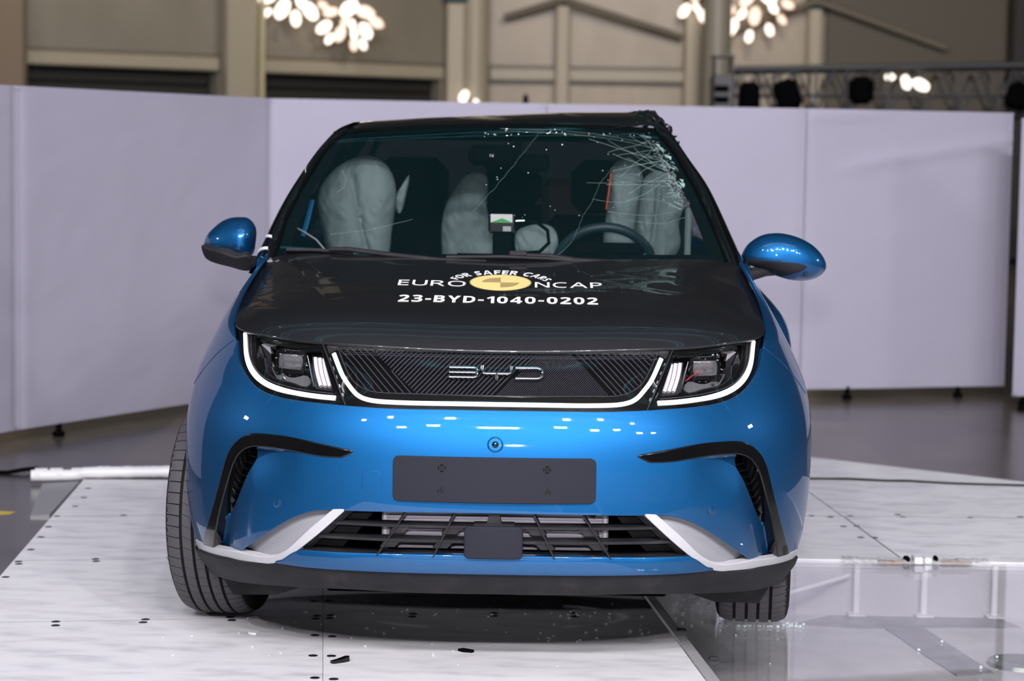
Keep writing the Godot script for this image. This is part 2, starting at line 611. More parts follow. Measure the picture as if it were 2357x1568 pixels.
func lights() -> void:
	# rows of flood lamps high up before the car; their low light throws the car's shadow back under it
	var g := "flood lamps high on the far side of the hall, facing the car"
	for r in [[8.5, 14.2], [8.9, 14.0]]:
		for x in [-4.0, -0.2, 3.8, 8.2]:
			lamp(Vector3(x + (1.9 if r[1] < 14.1 else 0.0), r[0], r[1]), Vector3(x * 0.15, 0.3, -2.0), Vector2(0.6, 0.4), 29.0, 60.0, "flood_lamp", "square white flood lamp high on the hall's far side facing the car", g)
	g = "small round lamps under the hall roof"
	for q in [[-3.6, 8.0, 9.4], [3.1, 8.0, 9.2], [-1.1, 8.4, 10.4], [1.6, 8.4, 10.2], [5.4, 8.0, 9.5], [-5.6, 8.0, 9.8]]:
		lamp(Vector3(q[0], q[1], q[2]), Vector3(q[0] * 0.5, 0.0, 0.0), Vector2(0.26, 0.26), 18.0, 60.0, "roof_lamp", "small white lamp hung under the hall roof above the platform", g)
	for x in [-7.0, -2.5, 2.5, 7.0]:
		lamp(Vector3(x, 6.2, -15.5), Vector3(x, 2.2, -24.4), Vector2(0.6, 0.4), ([3.0, 4.5, 15.0, 2.5][int((x + 7.0) / 4.5)]), 25.0, "wall_wash_lamp", "warm lamp hung high before the cream hall wall", "warm lamps before the hall wall", Color(1.0, 0.88, 0.70))
	# the photographer's flash, zoomed in on the cabin: it throws the mirrors' shadows on the screens
	var ft := thing("flash_lamp", "small photographic flash held just above the camera", "lamp", Vector3(0.06, 1.69, 5.62))
	var fb := Transform3D(Basis.looking_at((Vector3(0.0, 1.2, -1.0) - Vector3(0.06, 1.69, 5.62)).normalized()), Vector3(0.06, 1.69, 5.62))
	part("head", MB.new().box(Vector3(0, 0, 0.06), Vector3(0.09, 0.07, 0.11), 0.01, fb), mt.black, ft)
	part("flash_face", MB.new().box(Vector3(0, 0, 0.004), Vector3(0.075, 0.05, 0.004), 0.0, fb), glow(LAMP, 20.0), ft)
	var sl := SpotLight3D.new()
	sl.name = "light"
	sl.light_color = LAMP.linear_to_srgb()
	sl.light_energy = 18.0
	sl.spot_angle = 13.5
	sl.spot_angle_attenuation = 1.0
	sl.spot_range = 60.0
	sl.spot_attenuation = 2.0
	sl.light_size = 0.045
	sl.shadow_enabled = true
	ft.add_child(sl, true)
	sl.transform = Transform3D(fb.basis, -fb.basis.z * 0.02)
	for x in [-14.5, 14.5]:  # unseen lamps added to brighten the roof and its trusses
		lamp(Vector3(x, 5.6, -1.0), Vector3(x * 0.3, 10.0, -0.5), Vector2(0.8, 0.5), 22.0, 30.0, "added_up_lamp", "added unseen lamp on the %s side wall shining up at the roof" % ("left" if x < 0.0 else "right"))
	for x in [-4.5, 4.5]:  # unseen lamps added so the windscreen mirrors brighter trusses
		lamp(Vector3(x, 6.3, -4.6), Vector3(x * 0.5, 9.5, -4.4), Vector2(0.4, 0.3), 9.0, 20.0, "added_truss_lamp", "added unseen lamp shining up at the teal trusses behind the car, %s" % ("left" if x < 0.0 else "right"))
	var wg := thing("nose_reflector", "added unseen white reflector under the roof above the car's nose", "reflector", Vector3(0, 7.6, 1.5))  # unseen, added to give the bonnet's nose a bright reflection
	part("underside", MB.new().box(Vector3(0, 7.6, 1.5), Vector3(9.0, 0.1, 2.0), 0.02), mt.white_plastic, wg)
	for z in [0.55, 2.45]: part("side_plate", MB.new().box(Vector3(0, 7.85, z), Vector3(9.0, 0.6, 0.08), 0.02), mt.white_plastic, wg)
	for x in [-2.6, 0.9, 2.2]: part("cross_rib", MB.new().box(Vector3(x, 7.52, 1.5), Vector3(0.22, 0.16, 1.9), 0.02), mt.pale_steel, wg)
	for x in [-4.0, 4.0]: part("hanger", MB.new().tube([Vector3(x, 7.8, 1.5), Vector3(x, 10.0, 1.5)], 0.05, 6), mt.teal_steel, wg)
	for x in [-3.4, 3.4]:  # lamps added to light this reflector from below
		lamp(Vector3(x, 4.9, 2.6), Vector3(x * 0.3, 7.6, 1.3), Vector2(0.4, 0.3), 14.0, 20.0, "reflector_lamp", "added unseen lamp lighting the white reflector over the car's nose, %s" % ("left" if x < 0.0 else "right"))
	# trusses under the roof, which the bonnet and the windscreen mirror
	for k in 9:
		var z := -7.0 + k * 2.6
		var t := thing("roof_truss", "teal steel roof truss spanning the hall overhead", "truss", Vector3(0, 8.8, z), "teal roof trusses in even rows overhead")
		part("top_chord", MB.new().tube([Vector3(-15.8, 9.9, z), Vector3(15.8, 9.9, z)], 0.09, 6), mt.teal_steel, t)
		part("bottom_chord", MB.new().tube([Vector3(-15.8, 8.7, z), Vector3(15.8, 8.7, z)], 0.08, 6), mt.teal_steel, t)
		var w := MB.new()
		for j in 16:
			var x := -15.2 + j * 1.9
			w.tube([Vector3(x, 8.7, z), Vector3(x + 0.95, 9.9, z), Vector3(x + 1.9, 8.7, z)], 0.045, 5)
		part("web_bars", w, mt.pale_steel, t)

func hall() -> void:
	# floor slabs round the shallow pit (x 0.36 .. 4.2, z -1.8 .. 2.6)
	var fl := Node3D.new()
	fl.name = "floor"
	fl.set_meta("kind", "structure")
	add_child(fl)
	var slab := func(x0: float, x1: float, z0: float, z1: float, y: float) -> void:
		part("floor_slab", MB.new().box(Vector3((x0 + x1) / 2, y - 0.15, (z0 + z1) / 2), Vector3(x1 - x0, 0.3, z1 - z0)), mt.hall_floor if x1 < 1.0 else mt.hall_floor_warm, fl)
	slab.call(-16.0, 0.36, -26.0, 16.0, -0.02)
	slab.call(4.2, 16.0, -26.0, 16.0, -0.02)
	slab.call(0.36, 4.2, -26.0, -1.8, -0.02)
	slab.call(0.36, 4.2, 2.6, 16.0, -0.02)
	part("floor_patch", MB.new().box(Vector3(0, -0.022, -4.65), Vector3(3.45, 0.012, 2.3), 0.003), mt.brown_floor, fl)
	# ceiling and far walls, mostly out of sight
	struct("ceiling", MB.new().box(Vector3(0, 10.2, -5.0), Vector3(34, 0.4, 44)), mt.ceiling)
	struct("wall_right", MB.new().box(Vector3(16.2, 5, -5.0), Vector3(0.4, 10.4, 44)), mt.upper_wall)
	struct("wall_left", MB.new().box(Vector3(-16.2, 5, -5.0), Vector3(0.4, 10.4, 44)), mt.upper_wall)
	struct("wall_front", MB.new().box(Vector3(0, 5, 16.2), Vector3(34, 10.4, 0.4)), mt.upper_wall)
	# the back wall: a flat run behind the car's right and one that comes forward on the left
	var wb := struct("wall_back", MB.new().box(Vector3(7.6, 2.05, -24.6), Vector3(16.8, 4.1, 0.4)), mt.cream)
	struct("wall_back_top", MB.new().box(Vector3(7.6, 7.2, -24.6), Vector3(16.8, 6.2, 0.41)), mt.upper_dark)
	var O := Vector3(-0.75, 0, -24.4)
	var e := Vector3(-0.8215, 0, 0.570)
	var nn := Vector3(0.570, 0, 0.8215)
	var T := Transform3D(Basis(e, Vector3.UP, -nn), O)   # x along the left run, z into the wall
	var L := func(b: MB, s0: float, s1: float, y0: float, y1: float, z0: float, z1: float, bev := 0.0) -> MB:
		return b.box(Vector3((s0 + s1) / 2, (y0 + y1) / 2, (z0 + z1) / 2), Vector3(s1 - s0, y1 - y0, z1 - z0), bev, T)
	var wl := MB.new()
	L.call(wl, -0.4, 0.56, 0.0, 4.1, 0.0, 0.4)
	L.call(wl, 3.33, 3.88, 0.0, 4.1, 0.0, 0.4)
	L.call(wl, 6.50, 18.0, 0.0, 4.1, 0.0, 0.4)
	L.call(wl, 0.56, 3.33, 2.33, 4.1, 0.0, 0.4)
	L.call(wl, 3.88, 6.50, 2.33, 4.1, 0.0, 0.4)
	struct("wall_back_left", wl, mt.cream_gray)
	struct("wall_back_upper", L.call(MB.new(), -0.6, 18.0, 4.1, 10.2, -0.01, 0.4), mt.upper_dark)
	for k in 2:
		var g := Node3D.new()
		g.name = "door_%d" % (k + 1)
		g.set_meta("kind", "structure")
		add_child(g)
		var s0: float = [0.56, 3.88][k]
		var s1: float = [3.33, 6.50][k]
		part("door_backing", L.call(MB.new(), s0, s1, 0.0, 2.33, 0.24, 0.3), mt.gate, g)
		for j in 14:
			part("door_slat", L.call(MB.new(), s0, s1, j * 0.165 + 0.01, j * 0.165 + 0.16, 0.19, 0.23, 0.02), mt.gate, g)
	var lt := struct("trim_1", L.call(MB.new(), 0.52, 3.37, 2.33, 2.50, -0.06, 0.1, 0.02), mt.cream_light)
	struct("trim_2", L.call(MB.new(), 3.86, 6.52, 2.33, 2.50, -0.06, 0.1, 0.02), mt.cream_light)
	struct("trim_3", MB.new().box(Vector3(3.2, 2.42, -24.36), Vector3(7.5, 0.17, 0.16), 0.02), mt.cream_light)
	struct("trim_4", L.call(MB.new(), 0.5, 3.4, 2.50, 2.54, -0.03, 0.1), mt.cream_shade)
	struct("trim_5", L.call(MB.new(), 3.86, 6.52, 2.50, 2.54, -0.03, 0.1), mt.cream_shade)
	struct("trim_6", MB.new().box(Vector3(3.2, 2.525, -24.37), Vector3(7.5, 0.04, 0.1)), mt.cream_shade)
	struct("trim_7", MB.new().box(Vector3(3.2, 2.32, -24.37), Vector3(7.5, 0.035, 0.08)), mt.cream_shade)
	# columns
	var rod := func(x: float, z: float, r: float, m: Material, label: String, cap: bool) -> void:
		var c := thing("column", label, "column", Vector3(x, 0, z))
		part("shaft", MB.new().lathe([Vector2(r, -0.02), Vector2(r, 9.98)], Vector3(x, 0, z), Vector3.UP, 32), m, c)
		part("base_ring", MB.new().lathe([Vector2(r, 0.12), Vector2(r + 0.05, 0.1), Vector2(r + 0.06, -0.02)], Vector3(x, 0, z), Vector3.UP, 32), m, c)
	var post := func(p: Vector3, w: float, label: String, cap: bool) -> void:
		var c := thing("wall_post", label, "post", p)
		part("shaft", MB.new().box(p + Vector3(0, 1.69, 0), Vector3(w, 3.42, 0.22), 0.03), mt.cream_post, c)
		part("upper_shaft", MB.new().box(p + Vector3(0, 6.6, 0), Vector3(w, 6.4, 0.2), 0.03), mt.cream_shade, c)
		if cap: part("bracket", MB.new().box(p + Vector3(0, 3.5, 0.03), Vector3(w * 1.15, 0.3, 0.3), 0.03), mt.teal, c)
	rod.call(-0.745, -24.1, 0.195, mt.cream_light, "round pale cream column left of the car's roof, beside a square post", false)
	post.call(T * Vector3(0.37, 0, -0.12), 0.28, "square cream post with a teal cap at the right end of the dark gate", true)
	post.call(Vector3(0.44, 0, -24.28), 0.2, "slim cream wall post with a teal cap above the car's roof", true)
	post.call(Vector3(2.2, 0, -24.28), 0.24, "cream wall post just left of the thick gray column", false)
	rod.call(2.44, -23.2, 0.185, mt.column_gray, "thick round gray column at the end of the lattice truss", false)
	post.call(Vector3(3.84, 0, -24.28), 0.2, "slim cream wall post behind the lattice truss", true)
	var c := thing("column", "broad cream column between the two dark gates with a pale edge strip", "column", T * Vector3(3.62, 0, -0.2))
	part("shaft", L.call(MB.new(), 3.43, 3.87, -0.02, 10.0, -0.36, -0.02, 0.10), mt.cream_light, c)
	part("edge_strip", L.call(MB.new(), 3.35, 3.42, -0.02, 10.0, -0.3, -0.02, 0.02), mt.cream_edge, c)
	c = thing("column", "brown column at the far left edge of the hall", "column", T * Vector3(6.9, 0, -0.2))
	part("shaft", L.call(MB.new(), 6.53, 7.2, -0.02, 10.0, -0.4, -0.02, 0.08), mt.tan, c)
	c = thing("column", "dark column at the far right edge of the hall wall", "column", Vector3(6.7, 0, -24.0))
	part("shaft", MB.new().box(Vector3(6.72, 4.99, -24.1), Vector3(0.6, 10.0, 0.3), 0.05), mt.gate, c)
	part("wall_sheet", MB.new().box(Vector3(5.3, 1.99, -24.32), Vector3(2.6, 4.0, 0.12), 0.01), mt.gray_wall, c)
	# bars added where roof braces would cast soft shadows on the wall
	var bl := "slanting gray bar standing for a shadow on the cream wall, %s"
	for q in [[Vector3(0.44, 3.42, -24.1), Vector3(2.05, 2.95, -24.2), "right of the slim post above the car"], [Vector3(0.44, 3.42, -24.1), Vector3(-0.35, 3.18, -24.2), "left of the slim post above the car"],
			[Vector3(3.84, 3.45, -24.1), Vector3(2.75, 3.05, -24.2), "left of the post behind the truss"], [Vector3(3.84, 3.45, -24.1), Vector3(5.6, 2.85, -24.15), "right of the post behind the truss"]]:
		solo("shadow_bar", MB.new().tube([q[0], q[1]], 0.05, 6), mt.brace_shadow, bl % q[2], "brace_shadow")

func panels() -> void:
	# fabric screens round the platform: base line points, seen from inside
	var g := "white fabric screens round the platform"
	var pts := [Vector3(-3.3, 0, -2.2), Vector3(-2.31, 0, -4.52), Vector3(-1.35, 0, -6.32), Vector3(0.15, 0, -6.62), Vector3(1.62, 0, -6.86), Vector3(2.87, 0, -7.24)]
	var lab := ["fabric screen at the far left edge, mostly out of view", "pale lavender fabric screen standing left of the car, its top edge sloping", "white fabric screen standing directly behind the car's left roof corner", "white fabric screen behind the car's right half, left of a seam", "wide lavender gray fabric screen at the right with creases near its top"]
	for k in 5:
		_screen(pts[k], pts[k + 1], 1.64, lab[k], g, 40 + k)
	_screen(Vector3(2.80, 0, -6.70), Vector3(4.3, 0, -6.35), 1.60, "pale fabric screen on a black foot at the far right edge", g, 60)

func _screen(a: Vector3, b: Vector3, h: float, label: String, g: String, sd: int) -> void:
	var t := thing("fabric_screen", label, "screen", (a + b) / 2, g)
	var d := (b - a).normalized()
	var n := d.cross(Vector3.UP)
	if n.z < 0.0: n = -n
	var f := noise(sd, 0.9, 3)
	var f2 := noise(sd + 9, 2.2, 2)
	var front := []
	var back := []
	var W := a.distance_to(b)
	var nx := int(W / 0.035)
	for j in 45:
		var y := 0.045 + (h - 0.045) * j / 44.0
		var r := PackedVector3Array()
		var r2 := PackedVector3Array()
		for i in nx + 1:
			var x := 0.006 + (W - 0.012) * i / nx
			var edge := minf(1.0, minf(x, W - x) / 0.12)
			var z := 0.005 * f.get_noise_2d(x * 1.4, y * 1.4) * edge + 0.002 * f2.get_noise_2d(x * 2.0, y * 5.0) * edge
			if sd == 44:   # two long soft creases from the top right
				var dl := (y - (1.42 + 0.16 * (x - 0.9))) / 0.03
				z += 0.016 * exp(-dl * dl) * smoothstep(0.1, 0.4, x)
				dl = (y - (1.60 + 0.07 * (x - 0.2))) / 0.02
				z += 0.014 * exp(-dl * dl) * smoothstep(0.7, 0.3, x)
			if x < 0.012 or x > W - 0.012: z -= 0.01
			r.append(a + d * x + Vector3(0, y, 0) + n * (0.014 + z))
			r2.append(a + d * x + Vector3(0, y, 0) + n * (-0.014 + z * 0.5))
		front.append(r)
		back.append(r2)
	var m := MB.new().grid(front, false, true)
	if m.n[m.n.size() / 2].dot(n) < 0.0:
		for i in m.n.size(): m.n[i] = -m.n[i]
	part("fabric", m, mt.fabric, t)
	m = MB.new().grid(back)
	if m.n[m.n.size() / 2].dot(n) > 0.0:
		for i in m.n.size(): m.n[i] = -m.n[i]
	part("back_fabric", m, mt.fabric, t)
	var B := Transform3D(Basis(d, Vector3.UP, -n if d.cross(Vector3.UP).dot(n) < 0 else n), a)
	part("frame", MB.new().box(Vector3(0.012, h / 2 + 0.02, 0), Vector3(0.02, h - 0.04, 0.02), 0.003, B).box(Vector3(W - 0.012, h / 2 + 0.02, 0), Vector3(0.02, h - 0.04, 0.02), 0.003, B).box(Vector3(W / 2, h - 0.012, 0), Vector3(W, 0.02, 0.024), 0.004, B).box(Vector3(W / 2, 0.05, 0), Vector3(W, 0.02, 0.02), 0.003, B), mt.fabric, t)
	for x in ([0.06, W - 0.3] if sd == 60 else [0.3, W - 0.3]):
		part("foot", MB.new().box(Vector3(x, -0.007, 0), Vector3(0.05, 0.026, 0.42 if sd == 60 else 0.05), 0.008, B).box(Vector3(x, 0.03, 0), Vector3(0.025, 0.06, 0.025), 0.004, B), mt.black, t)

func glow_clusters() -> void:
	# added glow for bright wall patches and a column reflection; truss cells are lamps
	var cl := [[Vector3(-2.97, 3.16, -22.3), 0.40, 0.26, 11, "glowing cells standing for a bright patch at the top left, left of two", 1.0], [Vector3(-2.30, 2.95, -22.7), 0.36, 0.27, 14, "glowing cells standing for a bright patch at the top left, right of two", 1.0],
		[Vector3(3.02, 3.28, -23.9), 0.44, 0.36, 12, "glowing cells standing for a bright patch right of the thick gray column", 1.0], [Vector3(2.17, 3.3, -24.0), 0.16, 0.16, 4, "small glowing cells standing for a bright patch left of the thick gray column", 0.8],
		[Vector3(-0.83, 2.05, -23.8), 0.16, 0.16, 4, "small glowing cells standing for a reflection low on the round cream column", 0.7], [Vector3(3.52, 2.06, -15.0), 0.2, 0.08, 3, "small warm lamp cells shining inside the lattice truss", 0.7]]
	for q in cl:
		var t := thing("glow_cluster", q[4], "lamps", q[0])
		var r := RandomNumberGenerator.new()
		r.seed = 77 + int(q[3]) + int(absf(q[0].x) * 10)
		var spots := []
		var tries := 0
		while spots.size() < q[3] and tries < 900:
			tries += 1
			var p := Vector2(r.randf_range(-1, 1), r.randf_range(-1, 1))
			if p.length() > 1.0: continue
			p *= Vector2(q[1], q[2])
			var rad: float = r.randf_range(0.055, 0.115) * q[5]
			var ok := true
			for s in spots:
				if Vector2(s.x, s.y).distance_to(p) < s.z + rad - 0.012:
					ok = false
					break
			if ok: spots.append(Vector3(p.x, p.y, rad))
		var frame := MB.new()
		for s in spots:
			var c: Vector3 = q[0] + Vector3(s.x, s.y, r.randf_range(-0.05, 0.05))
			var ax := Vector3(-s.x * 0.5, -0.2, 1.0).normalized()
			var outl := PackedVector2Array()
			var n := r.randi_range(5, 6)
			var ph := r.randf() * TAU
			for k in 24:
				var a := TAU * k / 24.0
				var m := fmod(a + ph, TAU / n) - PI / n
				outl.append(Vector2(cos(a), sin(a)) * s.z * (0.55 + 0.45 * cos(PI / n) / cos(m)) * Vector2(1.3, 0.8))
			var B := Basis.looking_at(-ax) * Basis(Vector3.BACK, atan2(s.y - q[2] * 0.9, s.x))
			part("glow_cell", MB.new().prism(outl, func(p: Vector2) -> Vector3: return c + B * Vector3(p.x, p.y, -0.02), func(p: Vector2) -> Vector3: return c + B * Vector3(p.x * 0.9, p.y * 0.9, 0.02)), mt.cell if r.randf() > 0.25 else mt.cell_warm, t)
			frame.tube([c + B * Vector3(0, 0, -0.022), q[0] + Vector3(s.x * 0.35, s.y * 0.35 + 0.05, -0.12)], 0.012, 5)
		frame.tube([q[0] + Vector3(0, 0, -0.12), q[0] + Vector3(0, 0.1, -0.3)], 0.03, 6)
		part("frame", frame, mt.cream_shade, t)

func truss() -> void:
	var t := thing("lattice_truss", "dark gray lattice truss spanning the upper right behind the screens", "truss", Vector3(3.4, 1.7, -15.0))
	var ch := MB.new()
	for z in [-15.0, -15.45]:
		part("chord", MB.new().tube([Vector3(1.95, 2.17, z), Vector3(6.4, 2.30, z)], 0.035, 8), mt.truss, t)
		part("chord", MB.new().tube([Vector3(1.95, 1.74, z), Vector3(6.4, 1.80, z)], 0.03, 8), mt.truss, t)
		part("rail", MB.new().tube([Vector3(1.95, 1.93, z), Vector3(6.4, 1.98, z)], 0.012, 6), mt.truss, t)
		for k in 13:
			var x := 2.02 + k * 0.34
			part("upright", MB.new().box(Vector3(x, 1.97, z), Vector3(0.022, 0.42, 0.022), 0.004), mt.truss, t)
			part("diagonal", MB.new().tube([Vector3(x, 1.77, z), Vector3(x + 0.17, 2.17, z)], 0.012, 6), mt.truss, t)
			part("diagonal", MB.new().tube([Vector3(x + 0.17, 2.17, z), Vector3(x + 0.34, 1.77, z)], 0.012, 6), mt.truss, t)
	for k in 14:
		part("cross_bar", MB.new().tube([Vector3(2.0 + k * 0.33, 2.17, -15.0), Vector3(2.0 + k * 0.33, 2.17, -15.45)], 0.014, 6), mt.truss, t)
	for x in [2.3, 5.9]:
		part("leg", MB.new().tube([Vector3(x, -0.02, -15.22), Vector3(x, 1.74, -15.22)], 0.05, 8), mt.truss, t)
	var e := thing("end_carriage", "dark gray motor carriage at the left end of the lattice truss", "carriage", Vector3(1.82, 1.5, -14.9))
	part("body", MB.new().box(Vector3(1.82, 1.93, -14.9), Vector3(0.21, 0.37, 0.4), 0.02), mt.truss, e)
	part("top_frame", MB.new().box(Vector3(1.74, 2.2, -14.9), Vector3(0.02, 0.17, 0.3), 0.004).box(Vector3(1.9, 2.2, -14.9), Vector3(0.02, 0.17, 0.3), 0.004).box(Vector3(1.82, 2.28, -14.9), Vector3(0.2, 0.02, 0.3), 0.004), mt.truss, e)
	part("panel", MB.new().box(Vector3(1.8, 1.98, -14.69), Vector3(0.13, 0.06, 0.03), 0.01).box(Vector3(1.8, 1.88, -14.69), Vector3(0.13, 0.06, 0.03), 0.01), mt.black, e)
	part("motor", MB.new().lathe([Vector2(0, 1.55), Vector2(0.09, 1.55), Vector2(0.1, 1.6), Vector2(0.1, 1.95), Vector2(0.06, 2.0), Vector2(0, 2.0)], Vector3(2.07, 0.05, -14.85), Vector3.UP, 20), mt.black, e)
	for k in 3:
		var p: Vector3 = [Vector3(2.42, 1.93, -14.85), Vector3(3.12, 1.99, -14.98), Vector3(4.55, 1.95, -14.8)][k]
		var s := thing("spot_fixture", ["tilted dark spotlight hung at the truss's left part", "dark box lamp hung under the middle of the truss", "dark lamp hung at the truss's far right part"][k], "spotlight", p, "")
		var B := Transform3D(Basis(Vector3.BACK, [0.35, 0.0, -0.3][k]), p)
		part("housing", MB.new().box(Vector3.ZERO, Vector3(0.22, [0.3, 0.26, 0.26][k], 0.22), 0.05, B), mt.black, s)
		part("yoke", MB.new().tube([B * Vector3(-0.13, -0.02, 0), B * Vector3(-0.13, 0.2, 0), B * Vector3(0.13, 0.2, 0), B * Vector3(0.13, -0.02, 0)], 0.012, 6), mt.truss, s)
	solo("dark_pole", MB.new().lathe([Vector2(0, -0.02), Vector2(0.03, -0.02), Vector2(0.03, 1.95), Vector2(0.015, 1.99), Vector2(0, 1.99)], Vector3(-0.02, 0, -18.0), Vector3.UP, 12), mt.black, "short dark pole rising behind the screens left of the slim post", "pole")

# ---- test platform, glass-covered pit, things on the ground
func ground() -> void:
	var pf := thing("test_platform", "white metal plate platform with black bolts under the car's left side", "platform", Vector3(-0.6, -0.02, -1.2))
	# plates in three columns of slightly skewed rows: u runs right along a seam, w runs toward the camera
	var left := func(z: float) -> float: return -1.744 + (z + 3.278) * 0.0755
	var seam := func(z: float) -> float: return -0.545 + (z + 1.086) * 0.0967
	var right := func(z: float) -> float: return 0.449 + (z + 1.136) * 0.0995
	var rows := [-3.33, -2.42, -1.525, -0.56, 0.42, 1.4, 2.4]   # at the left edge; each row falls away to the right
	var row_z := func(x: float, r: float) -> float: return r - 0.165 * (x + 1.6) * (0.35 if r < -3.0 else 1.0)
	for k in rows.size() - 1:
		for c in 2:
			var q := []
			for e in [[0, k], [1, k], [1, k + 1], [0, k + 1]]:
				var fn: Callable = [left, seam, right][c + e[0]]
				var x := 0.0
				var z: float = rows[e[1]]
				for it in 6:
					x = fn.call(z)
					z = row_z.call(x, rows[e[1]])
				q.append(Vector2(x, z))
			var poly := Geometry2D.offset_polygon(PackedVector2Array(q), -0.0006)[0]
			var b := MB.new().prism(poly, func(p: Vector2) -> Vector3: return Vector3(p.x, -0.02, p.y), func(p: Vector2) -> Vector3: return Vector3(p.x, 0.0, p.y))
			part("plate", b, mt.plate if (k + c) % 2 else mt.plate_b, pf)
	part("seam_filler", MB.new().box(Vector3.ZERO, Vector3(0.012, 0.012, 5.6), 0.0, Transform3D(Basis(Vector3.UP, 0.0964), Vector3(-0.469, -0.0125, -0.3))), mt.black, pf)
	var bolt := MB.new().lathe([Vector2(0.013, -0.001), Vector2(0.013, 0.0006), Vector2(0.0125, 0.001), Vector2(0.005, 0.001), Vector2(0.0045, 0.0004), Vector2(0, 0.0004)], Vector3.ZERO, Vector3.UP, 16).mesh()
	var bm := [mt.bolt]
	var put := func(a: Array, host: Node3D) -> void:
		for k in range(0, a.size(), 2):
			var o := part("bolt", bolt, mt.bolt, host)
			o.position = Vector3(a[k], 0.0, a[k + 1]) - host.position
	put.call([-1.59, -1.51, -1.58, -1.47, -1.35, -1.58, -1.34, -1.54, -1.11, -1.63, -1.10, -1.59, -1.57, -1.25, -1.60, -1.73, -1.62, -1.97, -1.64, -2.18, -1.66, -2.41, -1.64, -2.64, -1.65, -2.85, -1.68, -3.08, -1.42, -2.45, -1.27, -0.61, -1.26, -0.56, -1.02, -0.66, -1.02, -0.62, -0.78, -0.71, -0.77, -0.67, -0.53, -0.75, -0.53, -0.71, -0.49, -0.76, -0.49, -0.72, -0.25, -0.80, -0.25, -0.76, -0.01, -0.83, -0.01, -0.79, 0.22, -0.85, 0.23, -0.80, -0.56, -0.96, -0.52, -0.97, -0.51, -0.49, -0.46, -0.48, -0.49, -0.24, -0.44, -0.24, -0.46, 0.01, -0.41, 0.02], pf)
	# thin ramp strip along the far left edge and the wrapped white tube at the platform's far end
	solo("edge_strip", MB.new().prism(xy([-1.91, -3.29, -1.758, -3.29, -1.694, -2.44, -1.765, -2.44]), func(p: Vector2) -> Vector3: return Vector3(p.x, -0.0205, p.y), func(p: Vector2) -> Vector3: return Vector3(p.x, lerpf(-0.015, 0.0, clampf((p.x + 1.9) / 0.2, 0, 1)), p.y)), mt.gray_strip, "thin gray metal edge strip along the platform's far left edge", "strip")
	var tb := thing("wrapped_tube", "long white tape-wrapped tube lying across the platform's far end", "tube", Vector3(-1.6, 0.0, -3.34))
	var tp := []
	var tr := []
	var no := noise(3, 2.0, 2)
	for k in 60:
		var x := -1.96 + 0.9 * k / 59.0
		tp.append(Vector3(x, 0.024 + (-0.02 if x < -1.76 else 0.0) * smoothstep(-1.7, -1.8, x) * 0.5, -3.30 - (x + 1.96) * 0.19 + 0.004 * no.get_noise_1d(x * 20.0)))
		tr.append(0.024 + (0.006 * absf(no.get_noise_1d(x * 30.0 + 40.0)) if x > -1.72 else 0.0))
	part("tube_body", MB.new().tube(tp, tr, 14), mt.white_plastic, tb)
	for x in [-1.945, -1.885, -1.80]:
		part("tape_band", MB.new().tube([Vector3(x, 0.019, -3.303 - (x + 1.96) * 0.19), Vector3(x + 0.05, 0.019, -3.303 - (x + 2.01) * 0.19)], 0.0262, 14), mt.tape, tb)
	for k in 2:
		var L: Array = [["rubber_strip", "curled black rubber strip lying behind the white tube", [Vector3(-1.80, -0.006, -3.66), Vector3(-1.70, -0.010, -3.62), Vector3(-1.58, -0.014, -3.66), Vector3(-1.45, -0.014, -3.60), Vector3(-1.2, -0.014, -3.57)]],
			["rubber_strip", "torn black rubber strip on the dark floor at the far left edge", [Vector3(-2.5, -0.014, -3.62), Vector3(-2.25, -0.014, -3.56), Vector3(-2.12, -0.012, -3.55), Vector3(-2.05, -0.002, -3.58), Vector3(-2.01, -0.004, -3.63)]]][k]
		solo(L[0], MB.new().tube(L[2], 0.02, 6, true, Vector2(1.0, 0.45)), mt.black, L[1], "strip")
	solo("paint_mark", MB.new().prism(xy([-1.93, -2.62, -1.86, -2.61, -1.87, -2.55, -1.92, -2.53, -1.98, -2.57]), func(p: Vector2) -> Vector3: return Vector3(p.x, -0.0205, p.y), func(p: Vector2) -> Vector3: return Vector3(p.x, -0.0195, p.y)), mt.yellow, "small yellow paint mark on the dark floor at the left edge", "paint mark")
	# right-hand platform
	var pr := thing("rear_platform", "white scuffed plate platform behind the glass-covered pit on the right", "platform", Vector3(1.6, -0.02, -2.8))
	var px := [xy([0.345, -2.70, 1.29, -2.70, 1.37, -1.80, 0.40, -1.80]), xy([1.295, -2.70, 3.6, -2.78, 3.6, -1.78, 1.375, -1.80]), xy([0.26, -3.62, 1.2, -3.66, 1.285, -2.705, 0.345, -2.705]), xy([1.205, -3.66, 2.3, -3.54, 3.4, -3.5, 3.6, -2.785, 1.29, -2.705]), xy([0.26, -4.9, 0.9, -4.75, 2.21, -3.70, 2.6, -3.54, 1.2, -3.665, 0.26, -3.63])]
	for k in 5:
		part("plate", MB.new().prism(Geometry2D.offset_polygon(px[k], -0.0006)[0], func(p: Vector2) -> Vector3: return Vector3(p.x, -0.02, p.y), func(p: Vector2) -> Vector3: return Vector3(p.x, 0.0 - (0.003 if k == 4 else 0.0), p.y)), mt.plate if k % 2 else mt.plate_b, pr)
